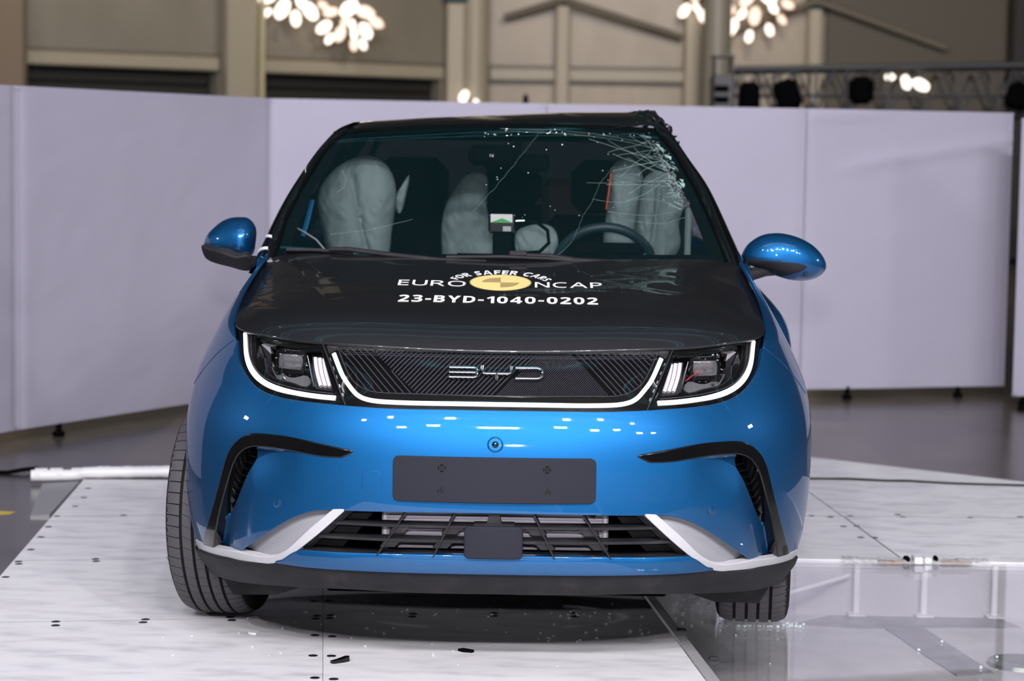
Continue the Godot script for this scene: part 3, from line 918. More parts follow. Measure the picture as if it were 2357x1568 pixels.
	var line := func(a: Array, w: float, host: Node3D) -> void:
		var d2 := Vector2(a[2] - a[0], a[3] - a[1]).normalized() * w
		var n2 := Vector2(-d2.y, d2.x)
		part("seam_filler", MB.new().prism(PackedVector2Array([Vector2(a[0], a[1]) + n2, Vector2(a[2], a[3]) + n2, Vector2(a[2], a[3]) - n2, Vector2(a[0], a[1]) - n2]), func(p: Vector2) -> Vector3: return Vector3(p.x, -0.015, p.y), func(p: Vector2) -> Vector3: return Vector3(p.x, 0.0002, p.y)), mt.seam, host)
	line.call([1.2925, -2.70, 1.3725, -1.80], 0.0022, pr)
	line.call([0.345, -2.7025, 1.29, -2.7025], 0.001, pr)
	line.call([1.29, -2.7035, 3.55, -2.7815], 0.001, pr)
	for k in range(1, rows.size() - 1):
		var za: float = rows[k]
		var xb := 0.5
		var zb := za
		for it in 8:
			zb = row_z.call(xb, za)
			xb = right.call(zb)
		var xa: float = left.call(za)
		line.call([xa, row_z.call(xa, za), xb, zb], 0.0009, pf)
	put.call([1.26, -2.47, 1.31, -2.48, 1.29, -2.24, 1.34, -2.24, 1.17, -2.70, 1.24, -2.68, 1.32, -2.71, 1.51, -2.76, 1.52, -2.71, 1.78, -2.72, 1.98, -2.76], pr)
	var cb := []
	for q in [[1.0, -3.66], [1.3, -3.645], [1.45, -3.66], [1.6, -3.62], [1.7, -3.63], [1.78, -3.60], [1.9, -3.57], [2.1, -3.555], [2.35, -3.54], [2.8, -3.52]]: cb.append(Vector3(q[0], 0.0045, q[1]))
	solo("black_cable", MB.new().tube(cb, 0.0045, 6), mt.black, "thin black cable winding over the white platform on the right", "cable")
	# the pit: pale walls and floor, darker band, side frames
	var pit := Node3D.new()
	pit.name = "trim_8"
	pit.set_meta("kind", "structure")
	pit.set_meta("label", "shallow pale pit under the clear cover")
	add_child(pit)
	var d := -0.19
	part("pit_floor", MB.new().box(Vector3(2.28, d - 0.05, 0.4), Vector3(3.9, 0.1, 4.5)), mt.pit_floor, pit)
	part("pit_wall", MB.new().box(Vector3(2.28, d / 2 - 0.02, -1.82), Vector3(3.9, 0.2, 0.05)), mt.pit_wall, pit)
	part("pit_wall", MB.new().box(Vector3(0.37, d / 2 - 0.02, 0.4), Vector3(0.05, 0.2, 4.5)), mt.gate, pit)  # near black: the shade under the plates is put into this wall's colour
	part("pit_wall", MB.new().box(Vector3(4.19, d / 2 - 0.02, 0.4), Vector3(0.05, 0.2, 4.5)), mt.pit_wall, pit)
	var dk := func(a: Array, h: float, m: Material, nm: String) -> void:
		part(nm, MB.new().prism(xy(a), func(p: Vector2) -> Vector3: return Vector3(p.x, d - 0.01, p.y), func(p: Vector2) -> Vector3: return Vector3(p.x, d + h, p.y)), m, pit)
	dk.call([0.98, -1.62, 1.12, -1.76, 1.69, -1.76, 1.74, -1.62, 1.45, -1.60, 1.2, -1.56], 0.004, mt.pit_dark, "dark_band")
	dk.call([1.27, -1.62, 1.34, -1.18, 1.39, -0.92, 1.51, -0.96, 1.46, -1.25, 1.40, -1.62], 0.006, mt.pit_dark, "dark_band")
	for x in [1.21, 1.44, 1.68]:
		part("frame_post", MB.new().box(Vector3(x, -0.1, -1.783), Vector3(0.022, 0.18, 0.03), 0.004).box(Vector3(x, d + 0.008, -1.765), Vector3(0.06, 0.008, 0.06), 0.003), mt.plate, pit)
	part("frame_bar", MB.new().tube([Vector3(1.18, -0.05, -1.77), Vector3(0.75, -0.12, -1.5)], 0.010, 6), mt.plate, pit)
	part("drain", MB.new().lathe([Vector2(0.0, 0.0), Vector2(0.075, 0.002), Vector2(0.09, 0.012), Vector2(0.1, 0.012), Vector2(0.105, 0.0)], Vector3(1.62, d, -1.09), Vector3.UP, 28), mt.drain, pit)
	# the clear cover over the pit, and its edge strip by the white plates
	var gl := PackedVector2Array()
	var z0 := -1.775
	gl.append_array([Vector2(right.call(z0) + 0.005, z0), Vector2(4.18, z0), Vector2(4.18, 2.58), Vector2(right.call(2.58) + 0.005, 2.58)])
	solo("clear_pit_cover", MB.new().prism(gl, func(p: Vector2) -> Vector3: return Vector3(p.x, -0.014, p.y), func(p: Vector2) -> Vector3: return Vector3(p.x, -0.001, p.y)), mt.cover, "large clear glossy sheet covering the pit under the right front wheel", "clear cover")
	solo("cover_edge_strip", MB.new().prism(PackedVector2Array([Vector2(right.call(-1.75) + 0.004, -1.75), Vector2(right.call(-1.75) + 0.028, -1.75), Vector2(right.call(2.5) + 0.045, 2.5), Vector2(right.call(2.5) + 0.006, 2.5)]), func(p: Vector2) -> Vector3: return Vector3(p.x, -0.001, p.y), func(p: Vector2) -> Vector3: return Vector3(p.x, 0.005 - 0.05 * absf(p.x - right.call(p.y) - 0.015), p.y)), mt.clear_strip, "milky clear edge strip between the white plates and the clear cover", "strip")
	for q in [[0.535, -0.62, "farthest from the camera"], [0.60, -0.27, "lying right of the strip"], [0.572, 0.02, "nearest the bottom of the photo"]]:
		solo("cover_clip", MB.new().box(Vector3(q[0], 0.004, q[1]), Vector3(0.03, 0.01, 0.018), 0.004), mt.dark_metal, "small dark metal clip at the cover strip, " + q[2], "clip", "clips along the clear cover's edge")
	var ta := thing("taped_joint", "crumpled clear tape bundle with brown bars at the pit's far edge", "tape", Vector3(1.41, 0.0, -1.78))
	part("brown_bar", MB.new().box(Vector3(1.325, 0.004, -1.755), Vector3(0.10, 0.008, 0.025), 0.004), mt.rust, ta)
	part("brown_bar", MB.new().box(Vector3(1.545, 0.004, -1.765), Vector3(0.11, 0.008, 0.022), 0.004), mt.rust, ta)
	part("white_clamp", MB.new().box(Vector3(1.41, 0.012, -1.76), Vector3(0.03, 0.024, 0.07), 0.004).box(Vector3(1.445, 0.01, -1.77), Vector3(0.025, 0.02, 0.06), 0.004), mt.white_plastic, ta)
	part("black_clip", MB.new().box(Vector3(1.375, 0.012, -1.765), Vector3(0.02, 0.018, 0.03), 0.004), mt.black, ta)
	part("black_clip", MB.new().box(Vector3(1.475, 0.012, -1.775), Vector3(0.014, 0.02, 0.03), 0.004), mt.black, ta)
	var rw := []
	var nz := noise(8, 6.0, 3)
	for j in 9:
		var r := PackedVector3Array()
		for i in 40:
			var x := 1.16 + 0.5 * i / 39.0
			r.append(Vector3(x, 0.016 * pow(sin(PI * j / 8.0), 0.7) * (0.6 + 0.7 * nz.get_noise_2d(x * 9.0, j * 2.0)) + 0.001, -1.82 + 0.09 * j / 8.0 + 0.006 * nz.get_noise_2d(x * 8.0, 30.0 + j)))
		rw.append(r)
	part("clear_tape", MB.new().grid(rw, false, true), mt.clear_tape, ta)
	# crumbs of window glass, black splinters and one white chip
	rng.seed = 4242
	var shards := []
	for k in 4:
		var poly := PackedVector2Array()
		var n := 5 + k % 2
		for j in n:
			var a := TAU * j / n + rng.randf_range(-0.3, 0.3)
			poly.append(Vector2(cos(a), sin(a)) * rng.randf_range(0.0028, 0.0042))
		var tilt := Basis(Vector3(1, 0, 0.4).normalized(), rng.randf_range(-0.5, 0.5))
		shards.append(MB.new().prism(poly, func(p: Vector2) -> Vector3: return tilt * Vector3(p.x, -0.002, p.y), func(p: Vector2) -> Vector3: return tilt * Vector3(p.x * 0.9, 0.002, p.y * 0.9)).mesh())
	var zones := [[-0.75, 0.42, -1.0, -0.45, 62], [0.12, 0.46, -0.95, -0.45, 24], [0.52, 0.66, -1.25, -0.70, 34], [0.66, 0.90, -0.74, -0.69, 34], [0.6, 1.5, -0.7, 0.0, 8], [-1.2, 0.3, -0.45, -0.15, 12]]
	var zl := [["tiny crumb of clear window glass in the shadow on the white plates", "glass crumbs in the shadow on the white plates"], ["tiny crumb of clear window glass near the right edge of the white plates", "glass crumbs near the plates' right edge"], ["tiny crumb of clear window glass on the clear cover, left of the right tyre", "glass crumbs left of the right tyre"],
		["greenish crumb of window glass in the row before the right tyre", "glass crumbs in a row before the right tyre"], ["lone crumb of clear window glass out on the clear cover at the right", "lone glass crumbs on the clear cover"], ["lone crumb of clear window glass on the bright white plates before the shadow", "lone glass crumbs on the bright plates"]]
	for zi in zones.size():
		var q: Array = zones[zi]
		for k in q[4]:
			var o := solo("glass_crumb", shards[rng.randi() % 4], mt.crumb, zl[zi][0], "glass crumb", zl[zi][1])
			var sc := rng.randf_range(0.55, 1.5) * (1.25 if zi == 3 else 1.0)
			o.transform = Transform3D(Basis(Vector3.UP, rng.randf() * TAU).scaled(Vector3.ONE * sc), Vector3(rng.randf_range(q[0], q[1]), 0.0028 * sc, rng.randf_range(q[2], q[3])))
	solo("black_splinter", MB.new().prism(xy([-0.435, -0.155, -0.42, -0.175, -0.40, -0.20, -0.388, -0.195, -0.386, -0.18, -0.40, -0.165, -0.425, -0.148]), func(p: Vector2) -> Vector3: return Vector3(p.x, 0.0, p.y), func(p: Vector2) -> Vector3: return Vector3(p.x, 0.008 + 0.25 * maxf(0.0, p.x + 0.42) * 0.6, p.y)), mt.black_gloss, "shiny black plastic splinter on the white plates in front of the bumper", "splinter")
	solo("plastic_chip", MB.new().prism(xy([-0.10, -0.325, -0.085, -0.335, -0.055, -0.315, -0.06, -0.305, -0.085, -0.31]), func(p: Vector2) -> Vector3: return Vector3(p.x, 0.0, p.y), func(p: Vector2) -> Vector3: return Vector3(p.x, 0.007, p.y)), mt.black, "small black plastic chip at the shadow's edge under the bumper", "chip")
	solo("white_chip", MB.new().prism(xy([-0.70, -0.50, -0.68, -0.53, -0.672, -0.528, -0.682, -0.505, -0.676, -0.485, -0.69, -0.487]), func(p: Vector2) -> Vector3: return Vector3(p.x, 0.0, p.y), func(p: Vector2) -> Vector3: return Vector3(p.x, 0.005, p.y)), mt.white_plastic, "small white plastic chip in the shadow near the left front wheel", "chip")

# ---- the car
var car: Node3D

func edge(right: PackedVector2Array) -> PackedVector2Array:   # a curve given for x >= 0 from outside to the middle, mirrored into one run from right to left
	var r := right.duplicate()
	var l := flipx(right)
	l.reverse()
	r.append_array(l)
	return clean(r)

func front() -> void:
	var top := smooth(xy([0.727, 0.845, 0.715, 0.803, 0.688, 0.765, 0.645, 0.733, 0.600, 0.718, 0.522, 0.709, 0.397, 0.704, 0.293, 0.701, 0.157, 0.701, 0.0, 0.701]))
	var seam := smooth(xy([0.727, 0.845, 0.775, 0.808, 0.832, 0.748, 0.868, 0.700]))
	var silver := smooth(xy([0.688, 0.2895, 0.652, 0.320, 0.597, 0.363, 0.536, 0.404, 0.490, 0.425, 0.451, 0.434, 0.393, 0.4365]))
	var intake_t := smooth(xy([0.389, 0.436, 0.262, 0.438, 0.0, 0.4395]))
	var duct := dense(smooth(xy([0.652, 0.5755, 0.650, 0.557, 0.666, 0.520, 0.698, 0.456, 0.740, 0.372])), 0.012)
	var blade_in := smooth(xy([0.400, 0.576, 0.436, 0.5755, 0.55, 0.587, 0.609, 0.589, 0.644, 0.586, 0.672, 0.573, 0.695, 0.545, 0.712, 0.50, 0.735, 0.423, 0.768, 0.2855]))
	var blade_out := smooth(xy([0.8035, 0.2835, 0.758, 0.409, 0.727, 0.515, 0.709, 0.564, 0.686, 0.592, 0.654, 0.611, 0.614, 0.616, 0.536, 0.614, 0.459, 0.603, 0.40, 0.594, 0.377, 0.5905]))
	# right half of the bumper's outline, from the top middle outwards and back along the bottom to the middle
	var half := rev(top)
	half.append_array(seam)
	half = qx(half)
	for k in 33:
		var y := lerpf(0.695, 0.283, k / 32.0)
		half.append(Vector2(arch_a(y) * KA, y))
	half.append_array(qx(dense(xy([0.842, 0.2800, 0.766, 0.2822, 0.69, 0.2897]), 0.012)))
	half.append_array(qx(silver))
	half.append_array(qx(intake_t))
	var full := half.duplicate()
	full.append_array(rev(flipx(half)))
	# the skin under the black blade is pushed in, deepest right behind it
	var bin := qx(blade_in)
	var dent := func(p: Vector2) -> Vector3:
		var s := S(p.x / KA, p.y)
		var q := Vector2(absf(p.x), p.y)
		if q.x > 0.5 and q.y < 0.60:
			var best := 9.0
			var bi := 0
			for k in range(0, bin.size() - 1):
				var dd := pow(seg(q, bin[k], bin[k + 1]), 2)
				if dd < best:
					best = dd
					bi = k
			var b0 := bin[maxi(bi - 1, 0)]
			var b1 := bin[mini(bi + 1, bin.size() - 1)]
			var side := (b1 - b0).cross(q - b0)   # negative: inside the bend
			var dist := sqrt(best) * (1.0 if side < 0.0 else -1.0)
			var amt := 0.030 * smoothstep(-0.012, 0.004, dist) * exp(-pow(maxf(dist, 0.0) / 0.085, 2)) * smoothstep(0.52, 0.72, q.x) * smoothstep(0.27, 0.36, q.y + 0.06)
			s -= QN(p) * amt
		return s
	var dh := []
	for sg in [1.0, -1.0]:
		var h := PackedVector2Array(duct)
		h.append_array(dense(xy([0.740, 0.372, 0.748, 0.40, 0.728, 0.475, 0.705, 0.545, 0.685, 0.575, 0.66, 0.59, 0.652, 0.5755]), 0.012))
		h = clean(qx(h if sg > 0 else flipx(h)))
		dh.append(h)
	var bp := part("bumper", patch(full, dh, 0.017, dent, 0.012, false, 0.002), mt.paint, car)
	for k in 2:
		var hole: PackedVector2Array = dh[k]
		part("air_duct", patch(Geometry2D.offset_polygon(hole if not Geometry2D.is_polygon_clockwise(hole) else rev(hole), 0.01)[0], [], 0.02, off(-0.055), 0.002), mt.black, bp)
		for j in 9:
			var y := 0.40 + j * 0.019
			var x0 := lerpf(0.742, 0.648, (y - 0.372) / 0.19)
			var st := qx(dense(xy([x0, y, x0 + 0.035, y + 0.004]), 0.012))
			part("duct_fin", strip(st if k == 0 else flipx(st), 0.004, off(-0.04), 0.004, 0.014), mt.black_gloss, bp)
	for sg in [1.0, -1.0]:
		var pl := blade_out.duplicate()
		pl.append(Vector2(0.3725, 0.5885))
		pl.append_array(blade_in)
		pl = qx(clean(pl))
		part("vent_blade", patch(pl if sg > 0 else flipx(pl), [], 0.012, off(0.004), 0.045, false, 0.004), mt.black_gloss, car)
	# silver corner pieces: a dished face, a bright inner border and the strip that runs out to the wheel arch
	for sg in [1.0, -1.0]:
		var F := func(p: PackedVector2Array) -> PackedVector2Array: return qx(p) if sg > 0 else flipx(qx(p))
		var edge_in := smooth(xy([0.690, 0.2885, 0.650, 0.2868, 0.613, 0.287, 0.583, 0.2925, 0.552, 0.310, 0.502, 0.358, 0.419, 0.4345]))
		var face := silver.duplicate()
		face.append_array(rev(edge_in))
		var sil := qx(silver)
		var dish := func(p: Vector2) -> Vector3:
			var best := 9.0
			var q := Vector2(absf(p.x), p.y)
			for k in sil.size() - 1: best = minf(best, pow(seg(q, sil[k], sil[k + 1]), 2))
			return S(p.x / KA, p.y) - QN(p) * (0.006 + 0.022 * exp(-best / (0.04 * 0.04)))
		var tr := part("corner_trim", patch(F.call(face), [], 0.012, dish, 0.02), mt.silver, car)
		var bot := smooth(xy([0.800, 0.2535, 0.73, 0.2610, 0.63, 0.2695, 0.590, 0.274, 0.557, 0.2895, 0.527, 0.313, 0.493, 0.342, 0.393, 0.435]))
		var lip := PackedVector2Array(edge_in)
		lip.append(Vector2(0.393, 0.4362))
		lip.append_array(rev(bot))
		lip = clean(qx(lip))
		var tail := PackedVector2Array()
		for k in 5: tail.append(Vector2(arch_a(lerpf(0.262, 0.2775, k / 4.0)) * KA - 0.002, lerpf(0.262, 0.2775, k / 4.0)))
		lip.append_array(qx(dense(xy([0.800, 0.2535, 0.83, 0.2560]), 0.01)))
		lip.append_array(tail)
		lip.append_array(qx(dense(xy([0.835, 0.2790, 0.766, 0.2812, 0.69, 0.2885]), 0.012)))
		lip = clean(lip)
		part("border", patch(lip if sg > 0 else flipx(lip), [], 0.009, off(0.003), 0.018, false, 0.003), mt.silver_edge, tr)
	# blue strip below the intake
	var ib := smooth(xy([0.508, 0.3195, 0.336, 0.3215, 0.16, 0.3225, 0.0, 0.3225]))
	var bb := smooth(xy([0.580, 0.2755, 0.42, 0.2755, 0.264, 0.2745, 0.0, 0.274]))
	var hs := PackedVector2Array()
	hs.append_array(rev(ib))
	hs.append_array(smooth(xy([0.508, 0.3195, 0.527, 0.3105, 0.552, 0.291, 0.568, 0.281, 0.580, 0.2755])))
	hs.append_array(bb)
	var bulge := func(p: Vector2) -> Vector3:
		var t := clampf((p.y - 0.272) / 0.05, 0.0, 1.0)
		return S(p.x / KA, p.y) + QN(p) * (0.018 * pow(1.0 - t, 0.8) * (1.0 - smoothstep(0.40, 0.57, absf(p.x) / KA * 1.1)) * smoothstep(-0.05, 0.25, t) + 0.002)
	part("lower_bumper_strip", patch(qx(edge(rev(hs)).slice(0) if false else _mirror(hs)), [], 0.012, bulge, 0.02, false, 0.004), mt.paint, car)
	# black lower lip
	var lt := smooth(xy([0.82, 0.2525, 0.73, 0.2602, 0.63, 0.2685, 0.580, 0.2735, 0.42, 0.274, 0.264, 0.273, 0.0, 0.2725]))
	var lb := smooth(xy([0.83, 0.178, 0.745, 0.184, 0.59, 0.203, 0.497, 0.211, 0.4, 0.2175, 0.24, 0.216, 0.0, 0.216]))
	var ll := qx(rev(lt))
	for k in 9: ll.append(Vector2(arch_a(lerpf(0.258, 0.178, k / 8.0)) * KA - 0.004, lerpf(0.258, 0.178, k / 8.0)))
	ll.append_array(qx(lb))
	var lfull := ll.duplicate()
	lfull.append_array(rev(flipx(ll)))
	part("lower_lip", patch(lfull, [], 0.015, func(p: Vector2) -> Vector3: return S(p.x / KA, p.y) + QN(p) * (0.002 - 0.02 * smoothstep(0.25, 0.17, p.y) + 0.008 * smoothstep(0.272, 0.262, p.y)), 0.03, false, 0.006), mt.plastic, car)
	# bits on the bumper
	_bumper_bits(bp)
	_intake()
	# fenders: from the seam up along the bonnet to the windscreen pillar
	for sg in [1.0, -1.0]:
		var fo := qx(rev(seam))
		fo.append_array(qx(smooth(xy([0.727, 0.845, 0.733, 0.865, 0.742, 0.884]))))
		fo.append_array(qx(smooth(xy([0.742, 0.884, 0.7435, 0.905, 0.744, 0.937, 0.7405, 0.965, 0.7345, 0.995, 0.727, 1.02, 0.718, 1.045]))))
		for k in 24: 
			var y := lerpf(1.047, 0.70, k / 23.0)
			fo.append(Vector2(KA * minf(1.0, arch_a(y)), y))
		fo = clean(fo)
		part("fender", patch(fo if sg > 0 else flipx(fo), [], 0.013, off(0.0015), 0.006), mt.paint, car)

func _mirror(right: PackedVector2Array) -> PackedVector2Array:
	var r := clean(right)
	r.append_array(rev(flipx(r)))
	return clean(r)

func _bumper_bits(bp: Node3D) -> void:
	# number plate holder
	var pp := smooth_rect(0.2605, 0.0565, 0.013)
	var pc := Vector3(-0.001, 0.5255, 0.0)
	var pb := part("plate_holder", patch(pp, [Geometry2D.offset_polygon(circle(Vector2(-0.1355, 0.030), 0.007, 12), 0.0)[0], circle(Vector2(0.1355, 0.030), 0.007, 12), circle(Vector2(-0.1355, -0.030), 0.007, 12), circle(Vector2(0.1355, -0.030), 0.007, 12)], 0.02, func(p: Vector2) -> Vector3: return pc + Vector3(p.x, p.y, 0.016 - 0.25 * p.x * p.x - 0.03 * p.y), 0.03, false, 0.0025), mt.plastic_fine, car)
	for x in [-0.1355, 0.1355]:
		for y in [-0.030, 0.030]:
			var c := pc + Vector3(x, y, 0.016 - 0.25 * x * x)
			part("screw_boss", MB.new().lathe([Vector2(0.0072, -0.004), Vector2(0.0060, 0.0016), Vector2(0.0045, 0.0016), Vector2(0.0035, -0.003), Vector2(0, -0.003)], c, Vector3(0, 0, 1), 12), mt.plastic, pb)
			for e in [[-1, 0], [1, 0], [0, -1], [0, 1]]:
				part("clip_slot", MB.new().box(c + Vector3(e[0] * 0.0085, e[1] * 0.0085, 0.0002), Vector3(0.0015 if e[0] else 0.009, 0.0015 if e[1] else 0.009, 0.001)), mt.black, pb)
	# front camera
	var cc := Q(qx(xy([0.0, 0.6170]))[0])
	var cn := QN(Vector2(0, 0.617))
	var fc := part("camera_ring", MB.new().lathe([Vector2(0.0215, -0.002), Vector2(0.0212, 0.0012), Vector2(0.019, 0.002), Vector2(0.017, 0.0), Vector2(0.012, -0.004), Vector2(0.009, -0.004)], cc, cn, 32), mt.paint, car)
	part("camera_lens", MB.new().lathe([Vector2(0.010, -0.006), Vector2(0.0085, 0.001), Vector2(0.006, 0.004), Vector2(0.003, 0.0052), Vector2(0, 0.0055)], cc, cn, 24), mt.lens, fc)
	# tow-eye cover: a rounded square seam
	var tc := qx(xy([-0.318, 0.5155]))[0]
	var loop := PackedVector2Array()
	for k in 49:
		var a := TAU * k / 48.0
		loop.append(tc + Vector2(signf(cos(a)) * pow(absf(cos(a)), 0.55), signf(sin(a)) * pow(absf(sin(a)), 0.55)) * 0.0262)
	part("tow_eye_cover", patch(loop.slice(0, 48), [], 0.01, off(0.0012), 0.003, false, 0.0012), mt.paint, bp)
	part("cover_gap", strip(loop, 0.0022, off(0.0004), 0.0002, 0.002, 0.0002), mt.gap, bp)
	for q in [[-0.5715, 0.4395], [0.5675, 0.4405]]:
		var c2 := qx(xy(q))[0]
		var nn := QN(c2)
		var sb := part("parking_sensor", MB.new().lathe([Vector2(0.0092, -0.004), Vector2(0.0088, 0.0012), Vector2(0.0075, 0.0018), Vector2(0, 0.0018)], Q(c2), nn, 24), mt.paint, car)
		part("sensor_ring", MB.new().lathe([Vector2(0.0125, 0.0), Vector2(0.0115, 0.0010), Vector2(0.0100, 0.0004), Vector2(0.0092, -0.003)], Q(c2), nn, 24), mt.gap, sb)

func circle(c: Vector2, r: float, n := 24) -> PackedVector2Array:
	var p := PackedVector2Array()
	for k in n: p.append(c + Vector2(cos(TAU * k / n), sin(TAU * k / n)) * r)
	return p

func smooth_rect(hx: float, hy: float, r: float) -> PackedVector2Array:
	var p := PackedVector2Array()
	for q in [[1, 1, 0], [-1, 1, 1], [-1, -1, 2], [1, -1, 3]]:
		for k in 7:
			var a: float = PI / 2 * (q[2] + k / 6.0)
			p.append(Vector2(q[0] * (hx - r), q[1] * (hy - r)) + Vector2(cos(a), sin(a)) * r)
	return dense(p, 0.012, true)

func _intake() -> void:
	# lower grille: dark tray behind the opening, condenser core, three slats with notches, raking fins, radar box
	var g := Node3D.new()
	g.name = "lower_grille"
	car.add_child(g, true)
	var zb := func(x: float) -> float: return S(asin(clampf(absf(x) / 0.88, 0, 1)) * 2 / PI, 0.38).z
	part("tray", MB.new().box(Vector3(0, 0.38, -0.36), Vector3(1.0, 0.20, 0.02)).box(Vector3(0, 0.465, -0.24), Vector3(0.98, 0.02, 0.22)).box(Vector3(0, 0.290, -0.25), Vector3(0.98, 0.02, 0.2)), mt.black, g)
	var shell := func(xs: Array, y0: float, y1: float, d0: float, d1: float) -> MB:   # a shelf along the opening
		var rows := []
		for q in [[y0, d0], [y1, d0], [y1, d1], [y0, d1], [y0, d0]]:
			var r := PackedVector3Array()
			for k in 41:
				var x := lerpf(xs[0], xs[1], k / 40.0)
				r.append(Vector3(x, q[0], zb.call(x) + q[1]))
			rows.append(r)
		var b := MB.new()
		for k in 4:
			for j in 40:
				var mid: Vector3 = Vector3((rows[k][j].x + rows[k][j + 1].x) / 2, (y0 + y1) / 2, zb.call(rows[k][j].x) + (d0 + d1) / 2)
				b.quad(rows[k][j], rows[k][j + 1], rows[k + 1][j + 1], rows[k + 1][j], (rows[k][j] + rows[k + 1][j + 1]) / 2 - mid)
		return b
	# raked dark side panels
	for sg in [1.0, -1.0]:
		for k in 3:
			var y0: float = [0.402, 0.362, 0.326][k]
			var y1: float = [0.438, 0.398, 0.358][k]
			var xa: float = [0.395, 0.43, 0.47][k]
			var xb: float = [0.335, 0.365, 0.40][k]
			var pl := xy([sg * (xa + 0.045), y0, sg * xa, y1, sg * (xb - 0.03), y1, sg * xb, y0])
			part("side_panel", MB.new().prism(pl, func(p: Vector2) -> Vector3: return Vector3(p.x, p.y, zb.call(p.x) - 0.09), func(p: Vector2) -> Vector3: return Vector3(p.x, p.y, zb.call(p.x) - 0.075)), mt.plastic, g)
		var fr := PackedVector2Array(dense(xy([sg * 0.385, 0.440, sg * 0.512, 0.318]), 0.01))
		part("side_frame", strip(qx(fr) , 0.030, off(-0.03), 0.01, 0.03, 0.008), mt.plastic, g)
	# condenser
	var core := part("condenser", MB.new().box(Vector3(0, 0.376, -0.185), Vector3(0.585, 0.125, 0.02)), mt.core_dark, g)
	for k in 14:
		part("core_tube", MB.new().box(Vector3(0, 0.4355 - k * 0.0088, -0.172), Vector3(0.585, 0.0024, 0.012), 0.0006), mt.core_tube, core)
		part("core_fin", MB.new().box(Vector3(0, 0.4310 - k * 0.0088, -0.174), Vector3(0.58, 0.0052, 0.006)), mt.core_fin, core)
	for sg in [-1.0, 1.0]:
		part("core_header", MB.new().lathe([Vector2(0, 0.31), Vector2(0.009, 0.31), Vector2(0.009, 0.445), Vector2(0, 0.445)], Vector3(sg * 0.293, 0, -0.168), Vector3.UP, 14), mt.core_tube, core)
	# slats; each has a lower step by the fins
	for y in [0.3985, 0.3605]:
		part("slat", shell.call([-0.46, 0.46], y - 0.0035, y + 0.0035, -0.012, -0.075), mt.plastic, g)
		for sg in [1.0, -1.0]:
			for x in [0.125, 0.262]:
				var xx: float = x + (0.398 - y) * 0.6
				var pl := xy([sg * xx, y - 0.003, sg * (xx - 0.052), y - 0.003, sg * (xx - 0.038), y - 0.006, sg * (xx - 0.026), y - 0.019, sg * (xx + 0.012), y - 0.019])
				part("slat_step", MB.new().prism(pl, func(p: Vector2) -> Vector3: return Vector3(p.x, p.y, zb.call(p.x) - 0.06), func(p: Vector2) -> Vector3: return Vector3(p.x, p.y, zb.call(p.x) - 0.014)), mt.plastic, g)
	part("slat", shell.call([-0.50, 0.50], 0.314, 0.323, -0.01, -0.09), mt.plastic, g)
	part("slat", shell.call([-0.39, 0.39], 0.438, 0.443, -0.015, -0.09), mt.plastic, g)
	for sg in [1.0, -1.0]:
		for q in [[0.100, 0.158], [0.226, 0.305]]:
			var fin := MB.new()
			var rows := []
			for k in 9:
				var t := k / 8.0
				var x: float = sg * lerpf(q[0], q[1], t)
				rows.append([Vector3(x - 0.0022, lerpf(0.44, 0.318, t), zb.call(x) - 0.006), Vector3(x + 0.0022, lerpf(0.44, 0.318, t), zb.call(x) - 0.006), Vector3(x + 0.0022, lerpf(0.44, 0.318, t), zb.call(x) - 0.07), Vector3(x - 0.0022, lerpf(0.44, 0.318, t), zb.call(x) - 0.07)])
			for k in 8:
				for j in 4:
					var o: Vector3 = [Vector3(0, 0, 1), Vector3(1, 0, 0), Vector3(0, 0, -1), Vector3(-1, 0, 0)][j]
					fin.quad(rows[k][j], rows[k][(j + 1) % 4], rows[k + 1][(j + 1) % 4], rows[k + 1][j], o)
			part("fin", fin, mt.plastic, g)
	# radar box and its stalk
	var rb := part("radar_cover", patch(smooth_rect(0.0725, 0.0385, 0.009), [], 0.012, func(p: Vector2) -> Vector3: return Vector3(p.x - 0.001, p.y + 0.3620, 0.008 - 0.8 * p.x * p.x - 0.06 * p.y), 0.05, false, 0.004), mt.plastic_fine, g)
	part("radar_stalk", MB.new().prism(xy([-0.022, 0.395, 0.022, 0.395, 0.012, 0.440, -0.012, 0.440]), func(p: Vector2) -> Vector3: return Vector3(p.x, p.y, -0.05), func(p: Vector2) -> Vector3: return Vector3(p.x, p.y, -0.014)), mt.plastic, rb)
	part("radar_hood", MB.new().box(Vector3(0, 0.403, -0.03), Vector3(0.11, 0.012, 0.05), 0.004), mt.plastic, rb)
	part("cable_bundle", MB.new().tube([Vector3(0.225, 0.44, -0.11), Vector3(0.235, 0.425, -0.10), Vector3(0.262, 0.418, -0.105), Vector3(0.27, 0.43, -0.11)], 0.005, 6).tube([Vector3(0.245, 0.44, -0.11), Vector3(0.25, 0.42, -0.1), Vector3(0.28, 0.425, -0.11)], 0.004, 6), mt.black_gloss, g)

# ---- bonnet
var hzE: NS
var hyE: NS
var hxS: NS
var hgC: NS
var hgE: NS

